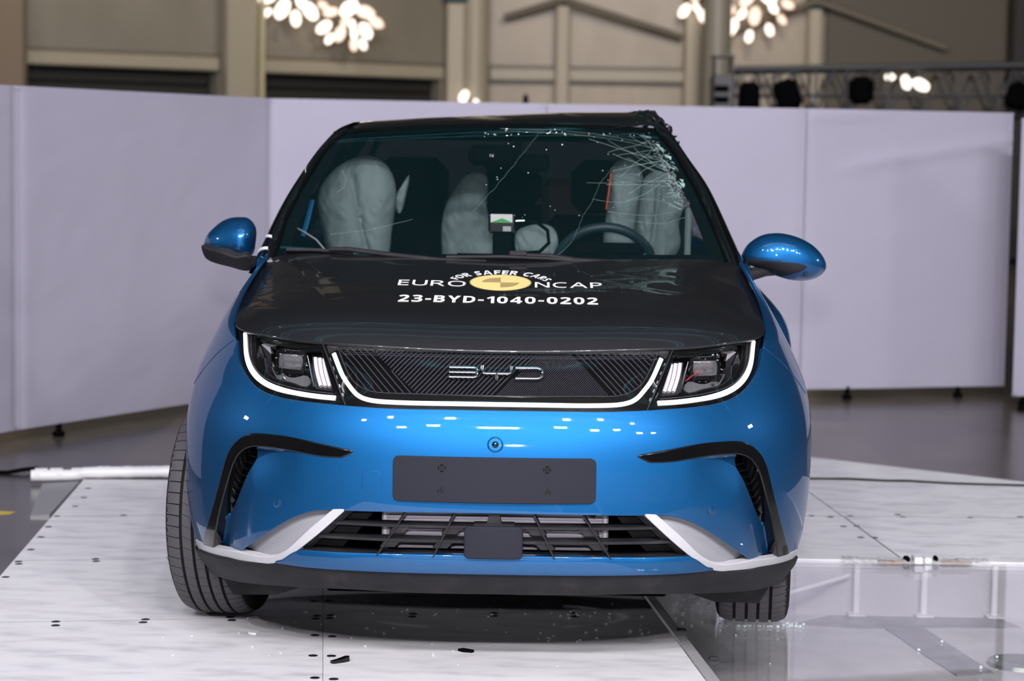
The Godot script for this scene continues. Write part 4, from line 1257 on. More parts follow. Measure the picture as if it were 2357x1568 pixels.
func hood_setup() -> void:
	var xs := [0.0, 0.16, 0.28, 0.468, 0.593, 0.68, 0.720, 0.742]
	var ys := [0.8525, 0.854, 0.857, 0.8615, 0.8665, 0.872, 0.877, 0.884]
	var X := []
	var Z := []
	var Y := []
	for k in range(7, 0, -1):
		X.append(-xs[k])
	X.append_array(xs)
	for x in X:
		var k := xs.find(absf(x))
		var q := qx(xy([absf(x), ys[k]]))[0]
		Z.append(Q(q).z + 0.010 * absf(QN(q).z))
		Y.append(ys[k])
	hzE = NS.new(X, Z)
	hyE = NS.new(X, Y)
	hxS = NS.new([-0.2, 0.0, 0.12, 0.35, 0.55, 0.75, 1.0, 1.2], [0.70, 0.730, 0.744, 0.7475, 0.742, 0.733, 0.719, 0.70])
	hgC = NS.new([0.0, 0.03, 0.07, 0.12, 0.2, 0.4, 0.65, 0.9, 1.1], [0.0, 0.026, 0.046, 0.060, 0.079, 0.115, 0.152, 0.184, 0.205])
	hgE = NS.new([0.0, 0.03, 0.07, 0.12, 0.2, 0.35, 0.55, 0.75, 1.0], [0.0, 0.012, 0.021, 0.031, 0.046, 0.078, 0.122, 0.163, 0.21])

func hood_raw(x: float, z: float) -> float:   # the bonnet's height, undamaged
	var s := maxf(hzE.at(clampf(x, -0.742, 0.742)) - z, 0.0)
	var w := minf(1.0, absf(x) / 0.74)
	var k := w * w * w * w
	var g := lerpf(hgC.at(s), hgE.at(s), k)
	return hyE.at(clampf(x, -0.742, 0.742)) + g + 0.010 * (1.0 - pow(w, 14)) * smoothstep(0.0, 0.15, s)

var folds := []
var hn := noise(21, 1.0, 3)

func seg(p: Vector2, a: Vector2, b: Vector2) -> float:
	var t := clampf((p - a).dot(b - a) / maxf((b - a).length_squared(), 1e-9), 0.0, 1.0)
	return p.distance_to(a + (b - a) * t)

func hood_dent(x: float, z: float) -> float:
	var p := Vector2(x, z)
	var h := 0.0004 * hn.get_noise_2d(x * 1.6, z * 5.0)
	if x < -0.10:
		for f in folds:
			var pts: PackedVector2Array = f[0]
			if not (f[3] as Rect2).has_point(p): continue
			var best := 9.0
			for k in pts.size() - 1: best = minf(best, seg(p, pts[k], pts[k + 1]))
			h += f[1] * exp(-sqrt(best * best + 1.5e-6) / f[2])
	elif x > 0.25:
		for q in [[0.44, -0.42, 0.05, -0.003], [0.475, -0.62, 0.045, -0.005], [0.52, -0.66, 0.03, 0.002], [0.66, -0.80, 0.06, 0.003], [0.62, -0.45, 0.05, -0.002], [0.50, -0.80, 0.07, -0.003]]:
			var d: float = p.distance_squared_to(Vector2(q[0], q[1])) / (q[2] * q[2])
			if d < 12.0: h += q[3] * exp(-d)
	return h

func hood_pt(x: float, z: float) -> Vector3: return Vector3(x, hood_raw(x, z) + hood_dent(x, z), z)

func hood() -> void:
	hood_setup()
	var add := func(a: Array, amp: float, w: float) -> void:
		var p := xy(a)
		var r := Rect2(p[0], Vector2.ZERO)
		for q in p: r = r.expand(q)
		folds.append([p, amp, w, r.grow(w * 5.0)])
	add.call([-0.709, -0.831, -0.635, -0.804, -0.585, -0.763, -0.591, -0.830, -0.660, -1.016], 0.00076, 0.0042)
	add.call([-0.713, -0.676, -0.611, -0.595, -0.541, -0.536, -0.535, -0.603, -0.514, -0.613, -0.3, -0.56, -0.25, -0.536], 0.00076, 0.0042)
	add.call([-0.711, -0.660, -0.632, -0.477], 0.00068, 0.0035)
	add.call([-0.535, -0.603, -0.511, -0.424], 0.00068, 0.0035)
	add.call([-0.528, -0.590, -0.489, -0.459], 0.00068, 0.0035)
	add.call([-0.721, -0.536, -0.651, -0.481, -0.508, -0.390], -0.00044, 0.0042)
	add.call([-0.697, -0.412, -0.596, -0.259], 0.00032, 0.0035)
	add.call([-0.561, -0.702, -0.525, -0.722], -0.00088, 0.0035)
	add.call([-0.684, -1.049, -0.619, -0.907, -0.564, -0.703], 0.00056, 0.0042)
	add.call([-0.638, -1.026, -0.578, -0.920, -0.528, -0.783], 0.00056, 0.0035)
	add.call([-0.715, -0.980, -0.702, -0.875, -0.711, -0.832, -0.687, -0.753], -0.00068, 0.0042)
	add.call([-0.678, -0.746, -0.643, -0.776], 0.00044, 0.0035)
	add.call([-0.707, -0.716, -0.652, -0.707, -0.555, -0.645], -0.00056, 0.0042)
	add.call([-0.657, -0.447, -0.530, -0.216], 0.00024, 0.0042)
	add.call([-0.532, -0.824, -0.42, -0.79, -0.295, -0.743, -0.15, -0.70], 0.00028, 0.0049)
	add.call([-0.521, -0.709, -0.158, -0.695], 0.00024, 0.0049)
	add.call([-0.480, -0.428, -0.389, -0.450, -0.284, -0.468, -0.15, -0.47], 0.00028, 0.0042)
	var rows := []
	var nx := 380
	var nz := 230
	for j in nz + 1:
		var r := j / float(nz)
		r = r * 0.55 + r * r * 0.45   # closer rows at the nose
		var row := PackedVector3Array()
		for i in nx + 1:
			var u := -1.0 + 2.0 * i / nx
			var x := u * hxS.at(r)
			var ze := hzE.at(clampf(x, -0.742, 0.742))
			var zr := -0.99 - 0.125 * pow(x / 0.70, 2)
			row.append(hood_pt(x, lerpf(ze, zr, r)))
		rows.append(row)
	var b := MB.new().grid(rows, false, true)
	if b.n[b.n.size() / 2].y < 0.0:
		for k in b.n.size(): b.n[k] = -b.n[k]
	# rolled rim
	var R := rows.size() - 1
	var C: int = rows[0].size() - 1
	var loop := []
	for i in C + 1: loop.append(i)
	for j in range(1, R + 1): loop.append(j * (C + 1) + C)
	for i in range(C - 1, -1, -1): loop.append(R * (C + 1) + i)
	for j in range(R - 1, 0, -1): loop.append(j * (C + 1))
	var n := loop.size()
	var st := [[0.0, 0.0, 0.0], [0.002, 0.0008, 0.5], [0.0035, 0.0025, 0.87], [0.004, 0.005, 1.0], [0.003, 0.010, 1.0], [-0.004, 0.013, 0.2]]
	var cen := Vector3(0, 0.9, -0.55)
	var outs := []
	for k in n:
		var p: Vector3 = b.v[loop[k]]
		var t: Vector3 = b.v[loop[(k + 1) % n]] - b.v[loop[(k + n - 1) % n]]
		var o := t.cross(b.n[loop[k]]).normalized()
		if o.dot(p - cen) < 0.0: o = -o
		outs.append(o)
	for k in n:
		var k1 := (k + 1) % n
		for s in st.size() - 1:
			var q := []
			for w in [[k, s], [k1, s], [k1, s + 1], [k, s + 1]]:
				var e: Array = st[w[1]]
				var N: Vector3 = b.n[loop[w[0]]]
				q.append(b.v[loop[w[0]]] + outs[w[0]] * e[0] - N * e[1])
				q.append(((outs[w[0]] as Vector3) * e[2] + N * (sqrt(1.0 - e[2] * e[2]) * (1.0 if s < 4 else -1.0))).normalized())
			b.sq(q[0], q[2], q[4], q[6], q[1], q[3], q[5], q[7])
	var hd := part("bonnet", b, mt.film, car, "dark gray film-wrapped bonnet, crumpled at its left")
	part("bonnet_liner", MB.new().prism(xy([-0.70, -0.44, -0.4, -0.22, 0.0, -0.15, 0.4, -0.22, 0.70, -0.44, 0.69, -1.0, -0.69, -1.0]), func(p: Vector2) -> Vector3: return Vector3(p.x, hood_raw(p.x, p.y) - 0.05, p.y), func(p: Vector2) -> Vector3: return Vector3(p.x, hood_raw(p.x, p.y) - 0.03, p.y)), mt.black, hd)
	# printed lettering and the round target sign
	var lay := func(x: float, z: float, up: float) -> Vector3: return Vector3(x, hood_raw(x, z) + hood_dent(x, z) + 0.0006 + up, z)
	var word := func(txt: String, bold: bool, x0: float, x1: float, base: float, cap: float, slope: float) -> void:
		var w := _letters(txt, bold)
		var sx: float = (x1 - x0) / w[1]
		for gl in w[0]:
			var b2 := MB.new()
			var idx: PackedInt32Array = gl[1]
			for k in range(0, idx.size(), 3):
				var P := []
				for j in 3:
					var p: Vector3 = gl[0][idx[k + j]]
					var x: float = x0 + p.x * sx
					P.append(lay.call(x, base + slope * (x - x0) - p.y * cap, p.z * 0.0003))
				b2.tri(P[0], P[1], P[2], Vector3.UP if gl[0][idx[k]].z > 0 and gl[0][idx[k + 1]].z > 0 and gl[0][idx[k + 2]].z > 0 else Vector3.ZERO)
			part("letter", b2, mt.white_print, hd)
	word.call("EURO", false, -0.292, -0.101, -0.580, 0.068, 0.0)
	word.call("NCAP", false, 0.096, 0.286, -0.580, 0.068, 0.0)
	word.call("23-BYD-1040-0202", true, -0.279, 0.270, -0.380, 0.074, 0.0)
	var cw := _letters("FOR SAFER CARS", true)
	for gl in cw[0]:
		var b2 := MB.new()
		var idx: PackedInt32Array = gl[1]
		for k in range(0, idx.size(), 3):
			var P := []
			for j in 3:
				var p: Vector3 = gl[0][idx[k + j]]
				var a: float = deg_to_rad(-74.0 + 148.0 * (p.x + p.y * 0.03) / cw[1])
				P.append(lay.call(sin(a) * (0.128 + 0.024 * p.y) - 0.002, -0.634 - cos(a) * (0.120 + 0.060 * p.y), p.z * 0.0003))
			b2.tri(P[0], P[1], P[2], Vector3.UP if gl[0][idx[k]].z > 0 and gl[0][idx[k + 1]].z > 0 and gl[0][idx[k + 2]].z > 0 else Vector3.ZERO)
		part("letter", b2, mt.white_print, hd)
	var cc := Vector2(-0.002, -0.638)
	var er := Vector2(0.0885, 0.110)
	var fan := func(r0: float, r1: float, a0: float, a1: float, up: float) -> MB:
		var b2 := MB.new()
		var na := maxi(6, int(48 * (a1 - a0) / 360.0))
		var rows2 := []
		for j in 7:
			var r := PackedVector3Array()
			for i in na + 1:
				var a := deg_to_rad(lerpf(a0, a1, i / float(na)))
				var p := cc + Vector2(cos(a), -sin(a)) * er * lerpf(r0, r1, j / 6.0)
				r.append(lay.call(p.x, p.y, up))
			rows2.append(r)
		b2.grid(rows2)
		for k in b2.n.size():
			if b2.n[k].y < 0.0: b2.n[k] = -b2.n[k]
		return b2
	var disc := part("target_sign", fan.call(0.02, 1.0, 0, 360, 0.0002), mt.yellow_print, hd)
	part("target_rim", fan.call(0.965, 1.0, 0, 360, 0.0005), mt.tan_print, disc)
	part("target_quarter", fan.call(0.02, 0.60, 90, 180, 0.0005), mt.tan_print, disc)
	part("target_quarter", fan.call(0.02, 0.60, 270, 360, 0.0005), mt.tan_print, disc)

func _letters(txt: String, bold: bool) -> Array:   # [[vertices, indices] per letter, total width], cap height scaled to 1
	var f := SystemFont.new()
	f.font_names = PackedStringArray(["Droid Sans"])
	f.font_weight = 700 if bold else 400
	var res := []
	var x := 0.0
	for ch in txt:
		if ch == " ":
			x += 0.42
			continue
		var t := TextMesh.new()
		t.text = ch
		t.font = f
		t.font_size = 64
		t.pixel_size = 1.0 / 64.0
		t.depth = 0.05
		t.curve_step = 1.0
		t.horizontal_alignment = HORIZONTAL_ALIGNMENT_LEFT
		t.vertical_alignment = VERTICAL_ALIGNMENT_BOTTOM
		var a: Array = t.get_mesh_arrays()
		var v: PackedVector3Array = a[Mesh.ARRAY_VERTEX]
		var idx: PackedInt32Array = a[Mesh.ARRAY_INDEX] if a[Mesh.ARRAY_INDEX] != null else PackedInt32Array(range(v.size()))
		var lo := Vector2(9, 9)
		var hi := Vector2(-9, -9)
		for p in v:
			lo = lo.min(Vector2(p.x, p.y))
			hi = hi.max(Vector2(p.x, p.y))
		var s := 1.0 / 0.714   # capital height of the font in em
		var base := lo.y if ch != "-" else lo.y - 0.235
		if ch in "COSU0236": base = lo.y + 0.008
		var o := PackedVector3Array()
		for p in v: o.append(Vector3(x + (p.x - lo.x) * s, (p.y - base) * s, 1.0 if p.z > 0.0 else 0.0))
		res.append([o, idx])
		x += (hi.x - lo.x) * s + (0.17 if bold else 0.16)
	return [res, x - 0.17]

# ---- lamps and grille panel
func lamps() -> void:
	var outer := smooth(xy([0.731, 0.876, 0.727, 0.845, 0.715, 0.803, 0.688, 0.765, 0.645, 0.733, 0.600, 0.718, 0.522, 0.709, 0.397, 0.704]))
	var topl := dense(xy([0.468, 0.868, 0.593, 0.873, 0.68, 0.879, 0.731, 0.880]), 0.012)
	var shape := PackedVector2Array(outer)
	shape.append_array(topl)
	shape = clean(shape)
	var open := smooth(xy([0.673, 0.868, 0.668, 0.825, 0.650, 0.790, 0.620, 0.768, 0.57, 0.754, 0.50, 0.746, 0.43, 0.742]), 0.012)
	open.append_array(dense(xy([0.43, 0.742, 0.472, 0.848, 0.56, 0.858, 0.673, 0.868]), 0.012))
	var drl := smooth(xy([0.704, 0.868, 0.700, 0.847, 0.694, 0.817, 0.681, 0.790, 0.659, 0.767, 0.626, 0.749, 0.585, 0.738, 0.531, 0.731, 0.469, 0.7265, 0.424, 0.725]), 0.008)
	for sg in [1.0, -1.0]:
		var F := func(p: PackedVector2Array) -> PackedVector2Array: return qx(p) if sg > 0 else flipx(qx(p))
		var G := func(x: float, y: float, d: float) -> Vector3:
			var p: Vector2 = F.call(xy([x, y]))[0]
			return Q(p) - QN(p) * d
		var h := Node3D.new()
		h.name = "headlight"
		car.add_child(h, true)
		part("housing", patch(F.call(shape), [], 0.02, off(-0.075), 0.002), mt.black_gloss, h)
		part("bezel", patch(F.call(shape), [F.call(clean(open))], 0.012, off(-0.011), 0.06, false, 0.003), mt.black_gloss, h)
		var wd := []
		var pd: PackedVector2Array = F.call(drl)
		for k in pd.size():
			var t := k / float(pd.size() - 1)
			wd.append(lerpf(0.0105, 0.0150, sin(PI * minf(t * 1.3, 0.9))) if t < 0.7 else 0.0125)
		part("daytime_running_light", strip(pd, wd, off(-0.009), 0.004, 0.006, 0.002), mt.drl, h)
		part("trim_line", strip(F.call(smooth(xy([0.683, 0.868, 0.679, 0.825, 0.661, 0.785, 0.627, 0.7625, 0.57, 0.748, 0.50, 0.740, 0.43, 0.736]), 0.01)), 0.003, off(-0.010), 0.002, 0.003, 0.0008), mt.chrome_dark, h)
		# projector: dark frame, glass block, lower lip
		var pc: Vector3 = G.call(0.571, 0.8165, 0.035)
		var B := Transform3D(Basis(Vector3.UP, 0.12 * sg), pc)
		var tilt := Transform3D(B.basis * Basis(Vector3.BACK, 0.06 * sg), pc)
		var rr := smooth_rect(0.040, 0.030, 0.012)
		var ri := smooth_rect(0.033, 0.0205, 0.005)
		var pj := part("projector", patch(rr, [ri], 0.009, func(p: Vector2) -> Vector3: return tilt * Vector3(p.x, p.y, 0.012 - 3.0 * p.x * p.x), 0.03, false, 0.003), mt.black_gloss, h)
		part("projector_lens", patch(smooth_rect(0.032, 0.0195, 0.004), [], 0.006, func(p: Vector2) -> Vector3: return tilt * Vector3(p.x, p.y, 0.016 - 6.0 * p.x * p.x - 9.0 * p.y * p.y), 0.012, false, 0.002), mt.lens_clear, pj)
		part("reflector_step", MB.new().box(Vector3(0, 0.008, -0.016), Vector3(0.060, 0.018, 0.004), 0.001, tilt).box(Vector3(0.0, -0.002, -0.010), Vector3(0.060, 0.003, 0.012), 0.0008, tilt).box(Vector3(-0.012, -0.011, -0.014), Vector3(0.022, 0.012, 0.004), 0.001, tilt).box(Vector3(0.016, -0.010, -0.016), Vector3(0.016, 0.010, 0.003), 0.001, tilt), mt.chrome, pj)
		part("lower_cup", patch(PackedVector2Array([Vector2(-0.046, 0.0), Vector2(-0.036, -0.014), Vector2(-0.02, -0.021), Vector2(0.02, -0.022), Vector2(0.042, -0.018), Vector2(0.050, 0.0)]), [], 0.008, func(p: Vector2) -> Vector3: return tilt * Vector3(p.x * sg, p.y - 0.024, 0.008 + p.y * 0.9 - 4.0 * p.x * p.x), 0.006, sg < 0.0, 0.002), mt.chrome_dark, pj)
		for k in 5:
			var a: Vector3 = [Vector3(-0.045, 0.0, 0.012), Vector3(0.046, 0.010, 0.010), Vector3(0.048, -0.012, 0.008), Vector3(-0.043, -0.022, 0.008), Vector3(0.02, -0.035, 0.006)][k]
			part("chrome_clip", MB.new().box(Vector3(a.x * sg, a.y, a.z), Vector3(0.006, 0.010, 0.006), 0.002, tilt * Transform3D(Basis(Vector3.BACK, k * 0.5), Vector3.ZERO)), mt.chrome, pj)
		var fr := RandomNumberGenerator.new()
		fr.seed = 5
		for k in 16:  # tiny chrome bits added for sparkle round the projector
			var a := TAU * k / 16.0
			var c := tilt * Vector3(cos(a) * fr.randf_range(0.038, 0.05), -0.006 + sin(a) * fr.randf_range(0.026, 0.038), 0.012 + fr.randf_range(-0.004, 0.004))
			part("sparkle_facet", MB.new().box(Vector3.ZERO, Vector3(fr.randf_range(0.002, 0.007), fr.randf_range(0.002, 0.004), 0.003), 0.0008, Transform3D(Basis(Vector3(fr.randf() - 0.5, fr.randf() - 0.5, fr.randf() - 0.5).normalized(), fr.randf_range(0.1, 0.6)), c)), mt.chrome, pj)
		# tray under the projector
		part("tray_rim", strip(F.call(smooth(xy([0.650, 0.815, 0.640, 0.785, 0.600, 0.767, 0.55, 0.760, 0.51, 0.758, 0.503, 0.766, 0.515, 0.80]), 0.008)), 0.004, off(-0.03), 0.003, 0.03, 0.001), mt.chrome_dark, h)
		part("tray", patch(F.call(clean(smooth(xy([0.640, 0.800, 0.620, 0.777, 0.58, 0.766, 0.54, 0.762, 0.515, 0.762, 0.520, 0.783, 0.56, 0.781, 0.60, 0.786, 0.62, 0.80])))), [], 0.01, off(-0.045), 0.004), mt.tray, h)
		# turn signal: four upright white bars leaning outwards at the top
		for k in 4:
			var x0 := 0.4935 - k * 0.0128
			var st := F.call(smooth(xy([x0, 0.8265 - k * 0.0008, x0 - 0.004, 0.805, x0 - 0.012, 0.780, x0 - 0.0215, 0.7575]), 0.006))
			part("turn_signal_bar", strip(st, 0.0098, off(-0.022), 0.004, 0.012, 0.003), mt.signal, h)
		part("signal_backing", patch(F.call(dense(xy([0.506, 0.832, 0.440, 0.830, 0.420, 0.752, 0.488, 0.752]), 0.01)), [], 0.012, off(-0.030), 0.004), mt.chrome_dark, h)
		part("chrome_sliver", strip(F.call(dense(xy([0.513, 0.828, 0.489, 0.752]), 0.01)), 0.003, off(-0.016), 0.002, 0.01, 0.0008), mt.chrome, h)
		# silver wedge in the outer upper corner
		var w0: Vector3 = G.call(0.666, 0.853, 0.03)
		var w1: Vector3 = G.call(0.641, 0.861, 0.035)
		var w2: Vector3 = G.call(0.646, 0.831, 0.045)
		var w3: Vector3 = G.call(0.660, 0.840, 0.07)
		var wm := MB.new()
		wm.tri(w0, w1, w2, Vector3(0, 0, 1))
		wm.tri(w0, w2, w3, Vector3(sg, 0, 0))
		wm.tri(w1, w2, w3, Vector3(-sg, 0, 0))
		wm.tri(w0, w1, w3, Vector3(0, 1, 0))
		part("silver_wedge", wm, mt.wedge, h)
		wm = MB.new()
		wm.quad(w0, w2, G.call(0.654, 0.80, 0.06), G.call(0.672, 0.82, 0.05), Vector3(0, 0, 1))
		part("side_blade", wm, mt.chrome_dark, h)
		part("brow", strip(F.call(dense(xy([0.655, 0.862, 0.56, 0.852, 0.478, 0.846]), 0.012)), 0.010, off(-0.018), 0.003, 0.03, 0.002), mt.black_gloss, h)
		if sg > 0:
			part("red_wire", MB.new().tube([G.call(0.500, 0.778, 0.008), G.call(0.53, 0.797, 0.012), G.call(0.548, 0.803, 0.016)], 0.0013, 6), mt.red, h)
		# clear outer lens
		part("lens_cover", patch(F.call(shape), [], 0.014, off(0.0), 0.0), mt.clear, h)
	# grille panel
	var g := Node3D.new()
	g.name = "grille_panel"
	car.add_child(g, true)
	var half := PackedVector2Array(dense(xy([0.0, 0.860, 0.16, 0.861, 0.28, 0.864, 0.466, 0.8685]), 0.014))
	half.append_array(dense(xy([0.466, 0.8685, 0.393, 0.704]), 0.012))
	half.append_array(smooth(xy([0.393, 0.704, 0.293, 0.701, 0.157, 0.701, 0.0, 0.701]), 0.014))
	half = clean(half)
	var full := qx(_mirror(half))
	var ph := smooth(xy([0.4275, 0.858, 0.402, 0.805, 0.378, 0.770, 0.335, 0.747, 0.271, 0.742, 0.13, 0.741, 0.0, 0.741]), 0.014)
	var pan := PackedVector2Array(dense(xy([0.0, 0.856, 0.16, 0.857, 0.28, 0.859, 0.4275, 0.8605]), 0.014))
	pan.append_array(ph)
	pan = _mirror(clean(pan))
	part("surround", patch(full, [qx(pan)], 0.016, off(-0.008), 0.02, false, 0.003), mt.black_gloss, g)
	part("backing", patch(full, [], 0.03, off(-0.020), 0.002), mt.black, g)
	part("rim_line", strip(qx(edge(ph)), 0.0028, off(-0.006), 0.0015, 0.004, 0.0008), mt.chrome_dark, g)
	# slanting ribs in four fields
	var fields := [
		[xy([-0.5, 0.90, -0.345, 0.90, -0.322, 0.838, -0.195, 0.73, -0.5, 0.73]), -1.0, 0.0185, 0.0030],
		[xy([-0.341, 0.90, -0.318, 0.838, -0.191, 0.73, -0.02, 0.73, 0.125, 0.87, 0.125, 0.90]), 1.0, 0.0132, 0.0032],
		[xy([-0.016, 0.73, 0.129, 0.87, 0.129, 0.90, 0.150, 0.90, 0.312, 0.73]), 1.0, 0.0062, 0.0020],
		[xy([0.155, 0.90, 0.317, 0.73, 0.5, 0.73, 0.5, 0.90]), -1.0, 0.0165, 0.0028]]
	for q in fields:
		var ok := Geometry2D.intersect_polygons(q[0], Geometry2D.offset_polygon(pan, -0.002)[0])
		var d := Vector2(1.0, 1.02 * q[1])
		var k := -110
		while k < 110:
			var c: Vector2 = Vector2(k * q[2], 0.80)
			k += 1
			for pl in ok:
				for s in Geometry2D.intersect_polyline_with_polygon(PackedVector2Array([c - d * 0.2, c + d * 0.2]), pl):
					if s.size() == 2 and s[0].distance_to(s[1]) > 0.006:
						part("rib", strip(qx(dense(s, 0.03)), q[3], off(-0.0170), 0.0018, 0.003, 0.0006), mt.rib, g)
	for y in [0.8460, 0.8405]:
		part("fine_line", strip(qx(dense(xy([-0.41, y, 0.41, y]), 0.02)), 0.0016, off(-0.0155), 0.001, 0.002, 0.0004), mt.rib, g)
	# light strip
	var gd := smooth(xy([0.434, 0.835, 0.417, 0.799, 0.403, 0.775, 0.388, 0.757, 0.364, 0.734, 0.329, 0.7225, 0.287, 0.7195, 0.124, 0.719, 0.0, 0.719]), 0.008)
	part("light_strip", strip(qx(edge(gd)), 0.0112, off(-0.006), 0.004, 0.006, 0.002), mt.drl, g)
	for sg in [1.0, -1.0]:
		var F := func(p: PackedVector2Array) -> PackedVector2Array: return qx(p) if sg > 0 else flipx(qx(p))
		part("strip_cap", strip(F.call(dense(xy([0.4445, 0.858, 0.436, 0.840]), 0.006)), 0.024, off(-0.007), 0.002, 0.004, 0.001), mt.plastic, g)
		part("split_edge", strip(F.call(dense(xy([0.468, 0.864, 0.394, 0.706]), 0.012)), 0.0035, off(-0.004), 0.003, 0.01, 0.001), mt.chrome_dark, g)
		for k in 5:
			var t := 0.25 + k * 0.14
			part("side_clip", strip(F.call(dense(xy([lerpf(0.461, 0.390, t), lerpf(0.860, 0.706, t), lerpf(0.461, 0.390, t + 0.05), lerpf(0.860, 0.706, t + 0.05)]), 0.004)), 0.004, off(-0.003), 0.003, 0.006, 0.001), mt.chrome, g)
	# chrome letters
	var ch := [[xy([-0.124, 0.8085, -0.060, 0.8085]), xy([-0.060, 0.8085, -0.0525, 0.805, -0.0525, 0.799, -0.058, 0.7965]), xy([-0.124, 0.7965, -0.058, 0.7965]), xy([-0.058, 0.7965, -0.0525, 0.794, -0.0525, 0.788, -0.060, 0.7845]), xy([-0.124, 0.7845, -0.060, 0.7845])],
		[xy([-0.038, 0.8125, -0.038, 0.802]), xy([-0.038, 0.802, -0.0355, 0.7965, -0.030, 0.7945]), xy([-0.030, 0.7945, 0.030, 0.7945]), xy([0.030, 0.7945, 0.0355, 0.7965, 0.038, 0.802]), xy([0.038, 0.802, 0.038, 0.8125]), xy([0.0, 0.7945, 0.0, 0.779])],
		[xy([0.049, 0.8095, 0.104, 0.8095]), xy([0.104, 0.8095, 0.1155, 0.806, 0.1205, 0.7965, 0.1155, 0.787, 0.104, 0.7835]), xy([0.049, 0.7835, 0.104, 0.7835])]]
	for l in ch:
		var b := MB.new()
		for s in l: b.join(strip(qx(smooth(s, 0.004)), 0.0072, off(-0.004), 0.009, 0.004, 0.0026))
		part("chrome_letter", b, mt.chrome, g)
	part("cover", patch(full, [], 0.016, off(0.0), 0.0), mt.clear, g)

# ---- cabin
func v3(a: Array) -> Array:
	var r := []
	for k in range(0, a.size(), 3): r.append(Vector3(a[k], a[k + 1], a[k + 2]))
	return r

class Path3:
	var a: NS
	var b: NS
	var c: NS
	func _init(p: Array) -> void:
		var t := []
		var x := []
		var y := []
		var z := []
		var l := 0.0
		for k in p.size():
			if k: l += p[k].distance_to(p[k - 1])
			t.append(l)
			x.append(p[k].x)
			y.append(p[k].y)
			z.append(p[k].z)
		for k in t.size(): t[k] /= l
		a = NS.new(t, x)
		b = NS.new(t, y)
		c = NS.new(t, z)
	func at(t: float) -> Vector3: return Vector3(a.at(t), b.at(t), c.at(t))

var inL: Path3
var inR: Path3

func pane(s: float, r: float) -> Vector3:   # windscreen: s from the left pillar (0) to the right (1), r from the bonnet (0) to the roof (1)
	var p := inL.at(r).lerp(inR.at(r), s)
	var k := 1.0 - pow(2.0 * s - 1.0, 2)
	return p + Vector3(0, lerpf(0.002, 0.016, r) * k, lerpf(0.115, 0.02, r) * k)

